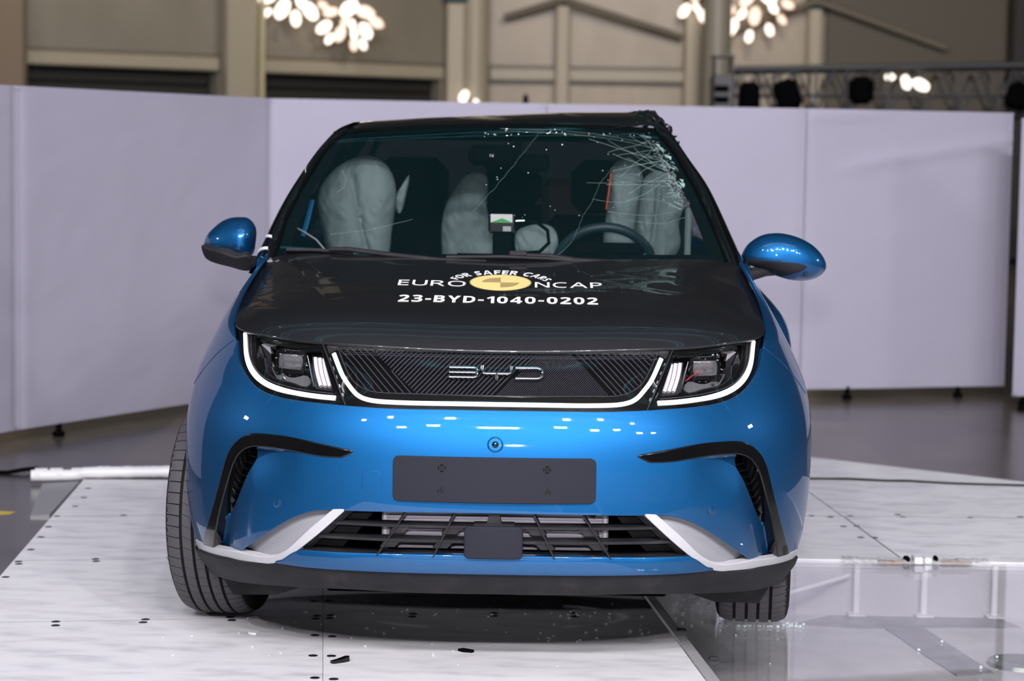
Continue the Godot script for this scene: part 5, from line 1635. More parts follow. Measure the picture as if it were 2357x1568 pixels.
func cabin() -> void:
	inL = Path3.new(v3([-0.706, 1.025, -1.10, -0.708, 1.078, -1.20, -0.688, 1.161, -1.33, -0.652, 1.264, -1.49, -0.614, 1.343, -1.61, -0.580, 1.398, -1.69, -0.540, 1.430, -1.75]))
	inR = Path3.new(v3([0.685, 1.035, -1.10, 0.668, 1.100, -1.20, 0.642, 1.178, -1.33, 0.604, 1.272, -1.48, 0.558, 1.358, -1.61, 0.525, 1.413, -1.69, 0.488, 1.450, -1.75]))
	var outL := Path3.new(v3([-0.790, 0.985, -1.16, -0.766, 1.057, -1.26, -0.752, 1.097, -1.31, -0.738, 1.141, -1.38, -0.713, 1.203, -1.46, -0.684, 1.263, -1.55, -0.652, 1.320, -1.62, -0.616, 1.379, -1.70, -0.588, 1.414, -1.76, -0.560, 1.443, -1.82, -0.513, 1.464, -1.92]))
	var outR := Path3.new(v3([0.765, 0.985, -1.14, 0.738, 1.058, -1.24, 0.711, 1.129, -1.34, 0.678, 1.214, -1.46, 0.645, 1.283, -1.55, 0.596, 1.357, -1.65, 0.557, 1.419, -1.73, 0.535, 1.452, -1.79, 0.509, 1.489, -1.86, 0.496, 1.514, -1.95]))
	var g := []
	for j in 61:
		var r := PackedVector3Array()
		for i in 81: r.append(pane(-0.015 + 1.03 * i / 80.0, -0.03 + 1.06 * j / 60.0))
		g.append(r)
	var ws := Node3D.new()
	ws.name = "windscreen"
	car.add_child(ws, true)
	part("glass", _up(MB.new().grid(g), Vector3(0, 0.6, 0.8)), mt.screen, ws)
	# black ceramic border, inside the glass
	var fr := MB.new()
	for e in [[0.0, 1.0, -0.03, 0.075, 0], [0.0, 1.0, 0.955, 1.03, 0], [-0.01, 0.035, 0.0, 1.0, 1], [0.965, 1.01, 0.0, 1.0, 1]]:
		var rows := []
		for j in (7 if e[4] == 0 else 41):
			var r := PackedVector3Array()
			for i in (61 if e[4] == 0 else 5):
				r.append(pane(lerpf(e[0], e[1], i / (60.0 if e[4] == 0 else 4.0)), lerpf(e[2], e[3], j / (6.0 if e[4] == 0 else 40.0))) - Vector3(0, 0.6, 0.8) * 0.006)
			rows.append(r)
		fr.join(_up(MB.new().grid(rows), Vector3(0, 0.6, 0.8)))
	part("ceramic_border", fr, mt.black, ws)
	_cracks(ws)
	# pillars
	for sg in [-1.0, 1.0]:
		var I := inL if sg < 0 else inR
		var O := outL if sg < 0 else outR
		var rows := []
		for j in 49:
			var t := j / 48.0
			var a := I.at(t) + Vector3(-sg * 0.004, 0.0, -0.002)
			var b := O.at(t)
			var m := (a + b) * 0.5 + Vector3(sg * 0.008, 0.010, 0.016)
			var r := PackedVector3Array()
			r.append(a + Vector3(0, -0.02, -0.05))
			for k in 13:
				var u := k / 12.0
				r.append(a * (1 - u) * (1 - u) + (m * 2.0 - (a + b) * 0.5) * 2.0 * u * (1 - u) + b * u * u)
			r.append(b + Vector3(-sg * 0.012, -0.01, -0.06))
			rows.append(r)
		var pl := part("pillar", _up(MB.new().grid(rows), Vector3(0, 0.3, 1)), mt.black_gloss, car)
		part("gutter_line", MB.new().tube([I.at(0.02) + Vector3(0, 0.002, 0.004), I.at(0.3) + Vector3(0, 0.002, 0.006), I.at(0.55) + Vector3(0, 0.002, 0.006), I.at(0.8) + Vector3(0, 0.002, 0.006), I.at(0.99) + Vector3(0, 0.002, 0.006)], 0.004, 6), mt.black, pl)
		if sg < 0:
			for t in [0.09, 0.165, 0.605]:
				var q := []
				for k in 6:
					var u := 0.30 + 0.64 * k / 5.0
					var a := I.at(t) + Vector3(0.004, 0, 0)
					var b := O.at(t + 0.015)
					var m := (a + b) * 0.5 + Vector3(-0.008, 0.010, 0.016)
					q.append(a * (1 - u) * (1 - u) + (m * 2.0 - (a + b) * 0.5) * 2.0 * u * (1 - u) + b * u * u + Vector3(-0.001, 0.001, 0.002))
				part("white_tape", MB.new().tube(q, 0.0055, 6, true, Vector2(0.22, 1.0)), mt.tape, pl)
	# roof, buckled upwards at the right
	var hd := NS.new([-0.60, -0.537, -0.392, -0.014, 0.334, 0.485, 0.56], [1.40, 1.424, 1.437, 1.447, 1.452, 1.452, 1.42])
	var tp := NS.new([-0.60, -0.555, -0.476, -0.263, -0.02, 0.268, 0.47, 0.512, 0.56], [1.435, 1.459, 1.473, 1.489, 1.501, 1.516, 1.521, 1.514, 1.45])
	var nz := noise(5, 1.0, 4)
	var rows := []
	for j in 81:
		var v := j / 80.0
		var z := -1.735 - 0.5 * v * v - 1.5 * v * v * v - 0.25 * v
		var r := PackedVector3Array()
		for i in 121:
			var x := lerpf(-0.565, 0.525, i / 120.0)
			if v > 0.35: x *= 1.0 + 0.04 * (v - 0.35)
			var d := -1.735 - z
			var k := 1.0 - exp(-d / 0.12)
			var xx := clampf(x, -0.59, 0.55)
			var y := lerpf(hd.at(xx), tp.at(xx), k) - 0.02 * pow(maxf(0.0, d - 0.5), 2)
			var w := smoothstep(0.40, 0.47, x) * smoothstep(0.7, 0.25, d)
			y += w * 0.016 * nz.get_noise_2d(x * 22.0, z * 14.0)
			y += 0.0012 * nz.get_noise_2d(x * 3.0, z * 5.0)
			r.append(Vector3(x + w * 0.012 * nz.get_noise_2d(x * 18.0 + 50.0, z * 16.0), y, z + w * 0.01 * nz.get_noise_2d(x * 25.0, z * 9.0 + 20.0)))
		rows.append(r)
	var rf := part("roof", _up(MB.new().grid(rows), Vector3.UP), mt.roof, car, "glossy black roof, buckled at its right corner")
	part("header", MB.new().tube([pane(0.0, 1.0), pane(0.25, 1.005), pane(0.5, 1.005), pane(0.75, 1.005), pane(1.0, 1.0)], 0.007, 8), mt.black, rf)
	# torn trim at the right roof corner
	for k in 7:
		var p := Vector3(0.475 + 0.012 * k, 1.497 - 0.010 * k * k * 0.22, -1.80 - 0.01 * (k % 3))
		var pts := []
		for i in 5: pts.append(p + Vector3(0.03 * i / 4.0 + 0.006 * sin(k * 3.1 + i), -0.016 * i / 4.0 + 0.006 * cos(k * 2.3 + i * 1.7), 0.012 * sin(k * 1.3 + i * 1.1)))
		part("torn_trim", MB.new().tube(pts, [0.004, 0.009, 0.011, 0.008, 0.003], 6, true, Vector2(1.0, 0.5)), mt.black_gloss, rf)
	# side glass, rear end
	for sg in [-1.0, 1.0]:
		var q := [Vector3(sg * 0.76, 1.02, -1.24), Vector3(sg * (0.525 if sg > 0 else 0.582), 1.42, -1.84), Vector3(sg * 0.545, 1.455, -2.6), Vector3(sg * 0.54, 1.44, -3.45), Vector3(sg * 0.76, 1.03, -3.75), Vector3(sg * 0.80, 1.02, -2.45)]
		var m := MB.new()
		for f in [[0, 1, 2], [0, 2, 5], [5, 2, 3], [5, 3, 4]]: m.tri(q[f[0]], q[f[1]], q[f[2]], Vector3(sg, 0.3, 0))
		part("side_window", m, mt.side_dark if sg < 0 else mt.side_clear, car)
		part("window_frame", MB.new().tube([q[5], q[2]], 0.035, 8).tube([q[1], q[2], q[3], q[4]], 0.014, 8).tube([q[0], q[5], q[4]], 0.012, 6), mt.black_gloss, car)
	var tl := MB.new()
	tl.quad(Vector3(-0.76, 1.03, -3.78), Vector3(0.76, 1.03, -3.78), Vector3(0.56, 1.46, -3.55), Vector3(-0.56, 1.46, -3.55), Vector3(0, 0.3, -1))
	part("rear_window", tl, mt.side_dark, car)
	part("tailgate", MB.new().box(Vector3(0, 0.64, -4.0), Vector3(1.6, 0.78, 0.34), 0.1), mt.paint, car)
	_flanks()
	_interior()
	_wipers()

func _up(b: MB, d: Vector3) -> MB:   # turn all normals to the side of d
	if b.n[b.n.size() / 2].dot(d) < 0.0:
		for k in b.n.size(): b.n[k] = -b.n[k]
	return b

func _cracks(ws: Node3D) -> void:
	var r := RandomNumberGenerator.new()
	r.seed = 99
	var P := func(q: Vector2) -> Vector3: return pane(q.x, q.y) + Vector3(0, 0.0009, 0.0012)
	var web := MB.new()
	var dark := MB.new()
	var c0 := Vector2(0.955, 0.70)
	for k in 34:   # rays out of the broken corner
		var a := r.randf_range(PI * 0.55, PI * 1.62)
		var q := c0 + Vector2(r.randf_range(-0.02, 0.015), r.randf_range(-0.16, 0.22))
		var l := r.randf_range(0.03, 0.22)
		var pts := [P.call(q)]
		for i in 5:
			q += Vector2(cos(a), sin(a) * 1.5) * l / 5.0
			a += r.randf_range(-0.25, 0.25)
			if q.y > 0.97 or q.x > 0.985 or q.y < 0.05: break
			pts.append(P.call(q))
		if pts.size() > 1: (web if k % 3 else dark).tube(pts, r.randf_range(0.0002, 0.0004), 4, false)
	for k in 170:   # crazing along the pillar
		var t := pow(r.randf(), 0.8)
		var q := Vector2(lerpf(0.985, 0.95, t) - absf(r.randfn(0.0, 0.022)), lerpf(0.96, 0.42, t) + r.randfn(0.0, 0.035))
		if q.x > 0.985: continue
		var a := r.randf() * TAU
		var d := Vector2(cos(a), sin(a) * 1.6) * r.randf_range(0.004, 0.014)
		web.tube([P.call(q), P.call(q + d * 0.5 + Vector2(r.randf_range(-0.002, 0.002), 0)), P.call(q + d)], r.randf_range(0.0003, 0.0008), 4, false)
	for l in [[0.81, 0.69, 0.755, 0.55, 0.735, 0.46, 0.70, 0.33, 0.68, 0.22, 0.655, 0.12, 0.615, 0.03], [0.96, 0.60, 0.90, 0.58, 0.885, 0.50, 0.87, 0.40, 0.865, 0.33, 0.84, 0.27], [0.93, 0.40, 0.87, 0.46, 0.80, 0.43, 0.73, 0.45],
			[0.97, 0.45, 0.91, 0.36, 0.84, 0.34, 0.76, 0.36], [0.94, 0.33, 0.88, 0.28, 0.80, 0.30], [0.97, 0.86, 0.88, 0.90, 0.76, 0.945, 0.62, 0.965, 0.5, 0.97], [0.97, 0.82, 0.86, 0.885, 0.72, 0.925, 0.55, 0.94],
			[0.30, 0.30, 0.22, 0.24, 0.12, 0.20], [0.62, 0.93, 0.55, 0.72, 0.50, 0.55, 0.44, 0.35]]:
		var pts := []
		for p in smooth(xy(l), 0.02): pts.append(P.call(p + Vector2(r.randf_range(-0.002, 0.002), r.randf_range(-0.004, 0.004))))
		web.tube(pts, 0.00022, 4, false)
	for k in 60:   # glints: loose splinters lying on the glass
		var q := Vector2(r.randf_range(0.45, 0.97), r.randf_range(0.3, 0.97))
		if k > 30: q = Vector2(r.randf_range(0.45, 0.95), 0.93 + r.randfn(0, 0.012))
		var p: Vector3 = P.call(q)
		web.box(p, Vector3(r.randf_range(0.001, 0.004), 0.0015, 0.0015), 0.0, Transform3D())
	for k in 22:   # bright bent flakes
		var q := Vector2(0.972 - 0.02 * r.randf(), lerpf(0.93, 0.55, r.randf()))
		var d := Vector2(r.randf_range(0.002, 0.010), r.randf_range(-0.05, -0.012))
		var A: Vector3 = P.call(q)
		var B: Vector3 = P.call(q + d)
		web.tri(A, B, (A + B) / 2 + Vector3(r.randf_range(-0.004, 0.010), r.randf_range(0.0, 0.006), 0.006), Vector3(0, 0.5, 1))
	var o := part("crack_web", web, mt.crack, ws, "white web of cracks in the glass")
	o.set_meta("kind", "stuff")
	o = part("dark_cracks", dark, mt.black, ws)
	o.set_meta("kind", "stuff")

func _flanks() -> void:
	var dw := NS.new([0.15, 0.25, 0.35, 0.5, 0.65, 0.76, 0.81, 0.87, 0.936, 1.0, 1.06], [0.85, 0.885, 0.90, 0.90, 0.897, 0.892, 0.880, 0.855, 0.815, 0.782, 0.765])
	for sg in [-1.0, 1.0]:
		var f := func(p: Vector2) -> Vector3:
			var k := smoothstep(-0.85, -1.4, p.x)
			var x := lerpf(fW.at(p.y), dw.at(p.y), k)
			x -= 0.10 * pow(maxf(0.0, -p.x - 3.3), 2)
			if sg > 0: x += 0.054 * smoothstep(-1.50, -1.62, p.x) * smoothstep(-2.7, -1.9, p.x) * smoothstep(1.04, 0.80, p.y)
			return Vector3(sg * x, p.y, p.x)
		var o := PackedVector2Array()
		for k in 20:
			var y := lerpf(1.04, 0.70, k / 19.0)
			o.append(Vector2(fZ.at(y) - fD.at(y) * (1.0 - sqrt(1.0 - 0.999)) + 0.0, y))
		for k in 25:
			var a := lerpf(1.25, PI - 0.0, k / 24.0)
			o.append(Vector2(-0.80 + 0.368 * cos(a), 0.315 + 0.368 * sin(a)))
		o.append(Vector2(-1.17, 0.20))
		o.append(Vector2(-3.13, 0.20))
		for k in 25:
			var a := lerpf(0.0, PI, k / 24.0)
			o.append(Vector2(-3.50 + 0.368 * cos(a), 0.315 + 0.368 * sin(a)))
		o.append_array(PackedVector2Array([Vector2(-3.87, 0.25), Vector2(-4.15, 0.30), Vector2(-4.17, 0.95), Vector2(-3.8, 1.04)]))
		o = dense(clean(o), 0.04, true)
		part("flank", patch(o, [], 0.03, f, 0.012, sg > 0), mt.paint, car)
		# wheel-arch liner
		var lr := []
		for j in 2:
			var r := PackedVector3Array()
			for k in 25:
				var a := lerpf(0.22, PI + 0.35, k / 24.0)
				r.append(Vector3(sg * (0.52 if j else 0.845), 0.315 + 0.362 * sin(a), -0.80 + 0.362 * cos(a)))
			lr.append(r)
		part("arch_liner", MB.new().grid(lr), mt.black, car)
		lr = []
		for j in 2:
			var r := PackedVector3Array()
			for k in 25:
				var a := lerpf(-0.35, PI + 0.35, k / 24.0)
				r.append(Vector3(sg * (0.52 if j else 0.86), 0.315 + 0.362 * sin(a), -3.50 + 0.362 * cos(a)))
			lr.append(r)
		part("arch_liner", MB.new().grid(lr), mt.black, car)
		part("air_deflector", MB.new().prism(xy([sg * 0.765, 0.200, sg * 0.762, 0.162, sg * 0.738, 0.118, sg * 0.616, 0.120, sg * 0.535, 0.148, sg * 0.50, 0.200]), func(p: Vector2) -> Vector3: return Vector3(p.x, p.y, -0.56), func(p: Vector2) -> Vector3: return Vector3(p.x, p.y, -0.455 + 0.25 * (p.y - 0.16))), mt.plastic, car)
	part("underbody", MB.new().box(Vector3(0, 0.20, -2.15), Vector3(1.02, 0.18, 3.2), 0.03).box(Vector3(0, 0.25, -0.42), Vector3(1.0, 0.10, 0.4), 0.03), mt.black, car)
	part("firewall", MB.new().box(Vector3(0, 0.62, -1.1), Vector3(1.4, 0.72, 0.04)).box(Vector3(0, 0.32, -2.4), Vector3(1.5, 0.04, 2.8)), mt.black, car)

func pillow(o: Array, z: float, depth: float, seams: Array, sd: int, tilt := 0.0) -> MB:   # an inflated bag seen along z: outline, a front and a back
	var p := smooth(xy(o + [o[0], o[1]]), 0.015)
	var c := Vector2.ZERO
	for q in p: c += q / p.size()
	var nz := noise(sd, 1.0, 3)
	var b := MB.new()
	for sd2 in [1.0, -1.0]:
		var rows := []
		for j in 17:
			var rr := sin(j / 16.0 * PI / 2.0)
			var r := PackedVector3Array()
			for q in p:
				var w := c.lerp(q, rr)
				var zz := depth * pow(maxf(0.0, 1.0 - pow(rr, 2.4)), 0.55)
				for s in seams:
					var d := absf(w.x - (s[0] + s[1] * (w.y - c.y))) / 0.012
					zz -= 0.034 * exp(-d) * (1.0 - rr * 0.5)
				zz += 0.008 * nz.get_noise_2d(w.x * 9.0, w.y * 6.0) + 0.020 * absf(nz.get_noise_2d(w.x * 16.0 + w.y * 6.0, w.y * 9.0 + 30.0)) * rr
				r.append(Vector3(w.x, w.y, z + sd2 * zz + tilt * (w.x - c.x)))
			rows.append(r)
		var g := MB.new().grid(rows, true)
		b.join(_up(g, Vector3(0, 0, sd2)))
	return b

func _interior() -> void:
	var ds := Node3D.new()
	ds.name = "dashboard"
	car.add_child(ds, true)
	var rows := []
	for q in [[1.005, -1.02], [1.018, -1.2], [1.026, -1.45], [1.022, -1.62], [0.99, -1.70], [0.90, -1.72], [0.7, -1.66]]:
		var r := PackedVector3Array()
		for i in 31:
			var x := lerpf(-0.70, 0.70, i / 30.0)
			r.append(Vector3(x, q[0] + 0.008 * cos(x * 4.0), q[1] - 0.10 * x * x))
		rows.append(r)
	part("dash_top", _up(MB.new().grid(rows), Vector3(0, 1, -0.3)), mt.dash, ds)
	part("instrument_hood", MB.new().box(Vector3(0.335, 1.052, -1.60), Vector3(0.24, 0.05, 0.10), 0.02), mt.black, ds)
	part("instrument_screen", MB.new().box(Vector3(0.335, 1.05, -1.655), Vector3(0.20, 0.035, 0.01), 0.003), mt.black_gloss, ds)
	part("centre_screen", MB.new().box(Vector3(-0.02, 0.955, -1.73), Vector3(0.30, 0.15, 0.02), 0.006), mt.black_gloss, ds)
	# steering wheel
	var sw := Node3D.new()
	sw.name = "steering_wheel"
	car.add_child(sw, true)
	var B := Transform3D(Basis(Vector3.RIGHT, 0.42), Vector3(0.333, 0.965, -1.86))
	var pts := []
	for k in 49: pts.append(B * (Vector3(cos(TAU * k / 48.0), sin(TAU * k / 48.0), 0) * 0.172))
	part("rim", MB.new().tube(pts, 0.0165, 12, false), mt.wheel_rim, sw)
	part("hub", MB.new().box(Vector3(0, 0, 0.02), Vector3(0.15, 0.11, 0.05), 0.02, B), mt.black, sw)
	for s in [-1.0, 1.0]: part("spoke", MB.new().box(Vector3(s * 0.115, -0.01, 0.01), Vector3(0.11, 0.035, 0.02), 0.008, B), mt.black, sw)
	# seats
	for x in [-0.36, 0.36]:
		var st := Node3D.new()
		st.name = "front_seat"
		car.add_child(st, true)
		var T := Transform3D(Basis(Vector3.RIGHT, -0.25), Vector3(x, 0.55, -2.30))
		part("backrest", MB.new().box(Vector3(0, 0.30, 0), Vector3(0.50, 0.62, 0.14), 0.06, T), mt.seat, st)
		part("headrest", MB.new().box(Vector3(0, 0.72, 0.0), Vector3(0.27, 0.2, 0.11), 0.05, T), mt.seat, st)
		part("cushion", MB.new().box(Vector3(0, -0.05, 0.26), Vector3(0.50, 0.16, 0.52), 0.06, T), mt.seat, st)
	part("rear_blanket", MB.new().box(Vector3(0.30, 1.10, -2.9), Vector3(0.36, 0.34, 0.06), 0.05), mt.maroon, car)
	part("side_curtain", MB.new().box(Vector3(0.615, 1.10, -2.0), Vector3(0.02, 0.18, 0.3), 0.008), mt.bag, car)
	part("rear_bench", MB.new().box(Vector3(0, 0.85, -3.25), Vector3(1.25, 0.62, 0.16), 0.06), mt.seat, car)
	for x in [-0.4, 0.0, 0.4]: part("rear_headrest", MB.new().box(Vector3(x, 1.23, -3.28), Vector3(0.25, 0.15, 0.1), 0.04), mt.seat, car)
	part("headliner", MB.new().box(Vector3(-0.02, 1.425, -2.7), Vector3(1.02, 0.02, 1.75), 0.01), mt.black, car)
	# inflated bags
	part("airbag", pillow([-0.615, 0.97, -0.64, 1.10, -0.655, 1.19, -0.648, 1.235, -0.60, 1.30, -0.52, 1.345, -0.455, 1.345, -0.40, 1.29, -0.385, 1.20, -0.40, 1.08, -0.425, 0.97, -0.52, 0.94], -1.95, 0.10, [[-0.505, -0.22]], 3), mt.bag, car, "inflated white airbag behind the windscreen's left side")
	part("airbag", pillow([-0.40, 1.20, -0.375, 1.24, -0.345, 1.285, -0.352, 1.22, -0.378, 1.15], -2.0, 0.02, [], 5), mt.bag, car)
	part("airbag", pillow([-0.235, 0.98, -0.24, 1.10, -0.225, 1.18, -0.185, 1.25, -0.15, 1.288, -0.085, 1.288, -0.08, 1.20, -0.06, 1.10, -0.05, 0.98], -2.25, 0.07, [], 8), mt.bag, car, "inflated white airbag between the seats")
	part("airbag", pillow([0.335, 0.97, 0.335, 1.12, 0.35, 1.24, 0.365, 1.335, 0.42, 1.355, 0.455, 1.32, 0.465, 1.20, 0.455, 1.05, 0.45, 0.97], -2.0, 0.08, [], 12), mt.bag, car, "inflated white airbag behind the steering wheel")
	part("airbag", pillow([0.445, 1.0, 0.44, 1.12, 0.45, 1.22, 0.475, 1.30, 0.52, 1.315, 0.565, 1.25, 0.60, 1.205, 0.585, 1.14, 0.592, 1.07, 0.56, 1.0, 0.52, 0.96], -1.88, 0.08, [[0.50, 0.1]], 14), mt.bag, car, "crumpled white airbag at the windscreen's right side")
	part("airbag", pillow([0.03, 1.02, 0.03, 1.09, 0.08, 1.115, 0.16, 1.105, 0.17, 1.02], -2.1, 0.03, [], 16), mt.bag, car)
	part("orange_strap", MB.new().tube([Vector3(0.352, 1.30, -1.93), Vector3(0.345, 1.24, -1.91), Vector3(0.338, 1.18, -1.92)], 0.012, 6, true, Vector2(1, 0.3)), mt.orange, car)
	part("blue_strap", MB.new().tube([Vector3(-0.655, 1.20, -1.75), Vector3(-0.665, 1.14, -1.72), Vector3(-0.68, 1.08, -1.70)], 0.010, 6, true, Vector2(1, 0.3)), mt.blue_strap, car)
	part("cable_loop", MB.new().tube([Vector3(-0.69, 1.115, -1.55), Vector3(-0.66, 1.10, -1.55), Vector3(-0.62, 1.075, -1.55), Vector3(-0.585, 1.035, -1.55)], 0.0035, 6), mt.cable_gray, car)
	part("cable_loop", MB.new().tube([Vector3(-0.56, 1.30, -1.8), Vector3(-0.545, 1.27, -1.8), Vector3(-0.552, 1.24, -1.8), Vector3(-0.575, 1.225, -1.8)], 0.003, 6), mt.cable_gray, car)
	# windscreen camera, mirror
	part("camera_hood", MB.new().box(pane(0.48, 0.86) + Vector3(0, -0.045, -0.06), Vector3(0.16, 0.07, 0.09), 0.02), mt.black, car)
	var wc := part("windscreen_camera", MB.new().box(pane(0.48, 0.785) + Vector3(0, -0.012, -0.012), Vector3(0.016, 0.012, 0.012), 0.003), mt.chrome, car)
	part("camera_eye", MB.new().lathe([Vector2(0.004, 0.0), Vector2(0.004, 0.008), Vector2(0, 0.008)], pane(0.48, 0.785) + Vector3(0, -0.012, -0.008), Vector3(0, 0, 1), 12), mt.lens, wc)
	part("rear_mirror", MB.new().box(Vector3(0.03, 1.335, -1.78), Vector3(0.22, 0.06, 0.03), 0.015), mt.black, car)
	part("rear_mirror_mount", MB.new().box(Vector3(0.03, 1.375, -1.76), Vector3(0.03, 0.07, 0.05), 0.008), mt.black, car)
	# measuring box on the dashboard
	var d := thing("measuring_box", "small black electronics box with white and green stickers on the dashboard", "electronics box", Vector3(-0.012, 1.03, -1.47))
	part("housing", MB.new().box(Vector3(-0.012, 1.14, -1.48), Vector3(0.088, 0.064, 0.04), 0.006), mt.black_gloss, d)
	part("sticker", MB.new().box(Vector3(-0.014, 1.1565, -1.4592), Vector3(0.070, 0.027, 0.0012)), mt.sticker, d)
	part("green_mark", MB.new().prism(xy([-0.049, 1.1435, 0.021, 1.1435, -0.012, 1.1570]), func(p: Vector2) -> Vector3: return Vector3(p.x, p.y, -1.4588), func(p: Vector2) -> Vector3: return Vector3(p.x, p.y, -1.4582)), mt.green, d)
	part("small_sticker", MB.new().box(Vector3(0.004, 1.123, -1.4592), Vector3(0.026, 0.016, 0.0012)), mt.sticker_gray, d)
	for q in [[-1, -1], [1, -1], [-1, 1], [1, 1]]: part("corner_screw", MB.new().box(Vector3(-0.012 + q[0] * 0.040, 1.14 + q[1] * 0.027, -1.4585), Vector3(0.005, 0.005, 0.003), 0.001), mt.chrome, d)
	part("foot", MB.new().box(Vector3(-0.012, 1.07, -1.48), Vector3(0.06, 0.08, 0.03), 0.006), mt.black, d)
	part("connector", MB.new().lathe([Vector2(0, 0), Vector2(0.006, 0), Vector2(0.006, 0.028), Vector2(0, 0.028)], Vector3(0.032, 1.148, -1.475), Vector3(1, 0.05, 0), 12), mt.chrome, d)
	part("lead", MB.new().tube([Vector3(0.06, 1.149, -1.475), Vector3(0.10, 1.145, -1.47), Vector3(0.135, 1.12, -1.46), Vector3(0.14, 1.08, -1.46), Vector3(0.11, 1.05, -1.46), Vector3(0.05, 1.045, -1.46)], 0.006, 8), mt.black, d)

func _wipers() -> void:
	var cw := []
	for j in 5:
		var r := PackedVector3Array()
		for i in 41:
			var x := lerpf(-0.70, 0.69, i / 40.0)
			var zr := -0.975 - 0.125 * pow(x / 0.70, 2)
			r.append(Vector3(x, lerpf(hood_raw(x, zr) - 0.03, pane(i / 40.0, 0.02).y - 0.003, j / 4.0), lerpf(zr, pane(i / 40.0, 0.02).z, j / 4.0)))
		cw.append(r)
	part("cowl", _up(MB.new().grid(cw), Vector3.UP), mt.plastic, car)
	var wl := Node3D.new()
	wl.name = "wiper"
	car.add_child(wl, true)
	part("blade", MB.new().tube([Vector3(-0.665, 1.062, -1.095), Vector3(-0.57, 1.063, -1.082), Vector3(-0.46, 1.056, -1.06)], 0.006, 6), mt.plastic, wl)
	part("rubber", MB.new().tube([Vector3(-0.665, 1.052, -1.102), Vector3(-0.57, 1.053, -1.09), Vector3(-0.42, 1.045, -1.06)], 0.004, 6), mt.black, wl)
	part("arm", MB.new().tube([Vector3(-0.53, 1.066, -1.07), Vector3(-0.47, 1.067, -1.055), Vector3(-0.35, 1.056, -1.015), Vector3(-0.2, 1.044, -0.985), Vector3(-0.05, 1.04, -0.975)], [0.010, 0.012, 0.011, 0.010, 0.009], 8, true, Vector2(1.0, 0.7)), mt.plastic, wl)
	var wr := Node3D.new()
	wr.name = "wiper"
	car.add_child(wr, true)
	part("blade", MB.new().tube([Vector3(-0.172, 1.052, -0.985), Vector3(0.0, 1.056, -0.98), Vector3(0.14, 1.052, -0.985), Vector3(0.22, 1.046, -0.99)], 0.006, 6), mt.plastic, wr)
	part("rubber", MB.new().tube([Vector3(-0.165, 1.042, -0.985), Vector3(0.0, 1.045, -0.98), Vector3(0.2, 1.038, -0.985)], 0.005, 6), mt.black, wr)
	part("joint", MB.new().box(Vector3(0.045, 1.066, -0.985), Vector3(0.055, 0.016, 0.018), 0.004), mt.plastic, wr)
	part("arm", MB.new().tube([Vector3(0.05, 1.062, -0.985), Vector3(0.14, 1.060, -0.99), Vector3(0.22, 1.048, -0.998), Vector3(0.35, 1.040, -1.01), Vector3(0.49, 1.034, -1.035)], [0.008, 0.010, 0.012, 0.013, 0.012], 8, true, Vector2(1.0, 0.7)), mt.plastic, wr)
	part("pivot_cap", MB.new().lathe([Vector2(0.014, 0.0), Vector2(0.014, 0.012), Vector2(0.010, 0.016), Vector2(0, 0.016)], Vector3(0.50, 1.024, -1.03), Vector3(0, 1, 0.2), 14), mt.black, wr)

# ---- door mirrors and wheels
func dome(o: PackedVector2Array, c: Vector2, z: float, dz: float, pw := 2.6, lean := Vector2.ZERO) -> MB:
	var p := smooth(o, 0.006)
	var rows := []
	for j in 25:
		var rr := sin(j / 24.0 * PI / 2.0)
		var r := PackedVector3Array()
		for q in p:
			var w := c.lerp(q, rr)
			r.append(Vector3(w.x, w.y, z + dz * pow(maxf(0.0, 1.0 - pow(rr, pw)), 0.5) + lean.dot(w - c)))
		rows.append(r)
	var g := _up(MB.new().grid(rows, true), Vector3(0, 0, signf(dz)))
	return g

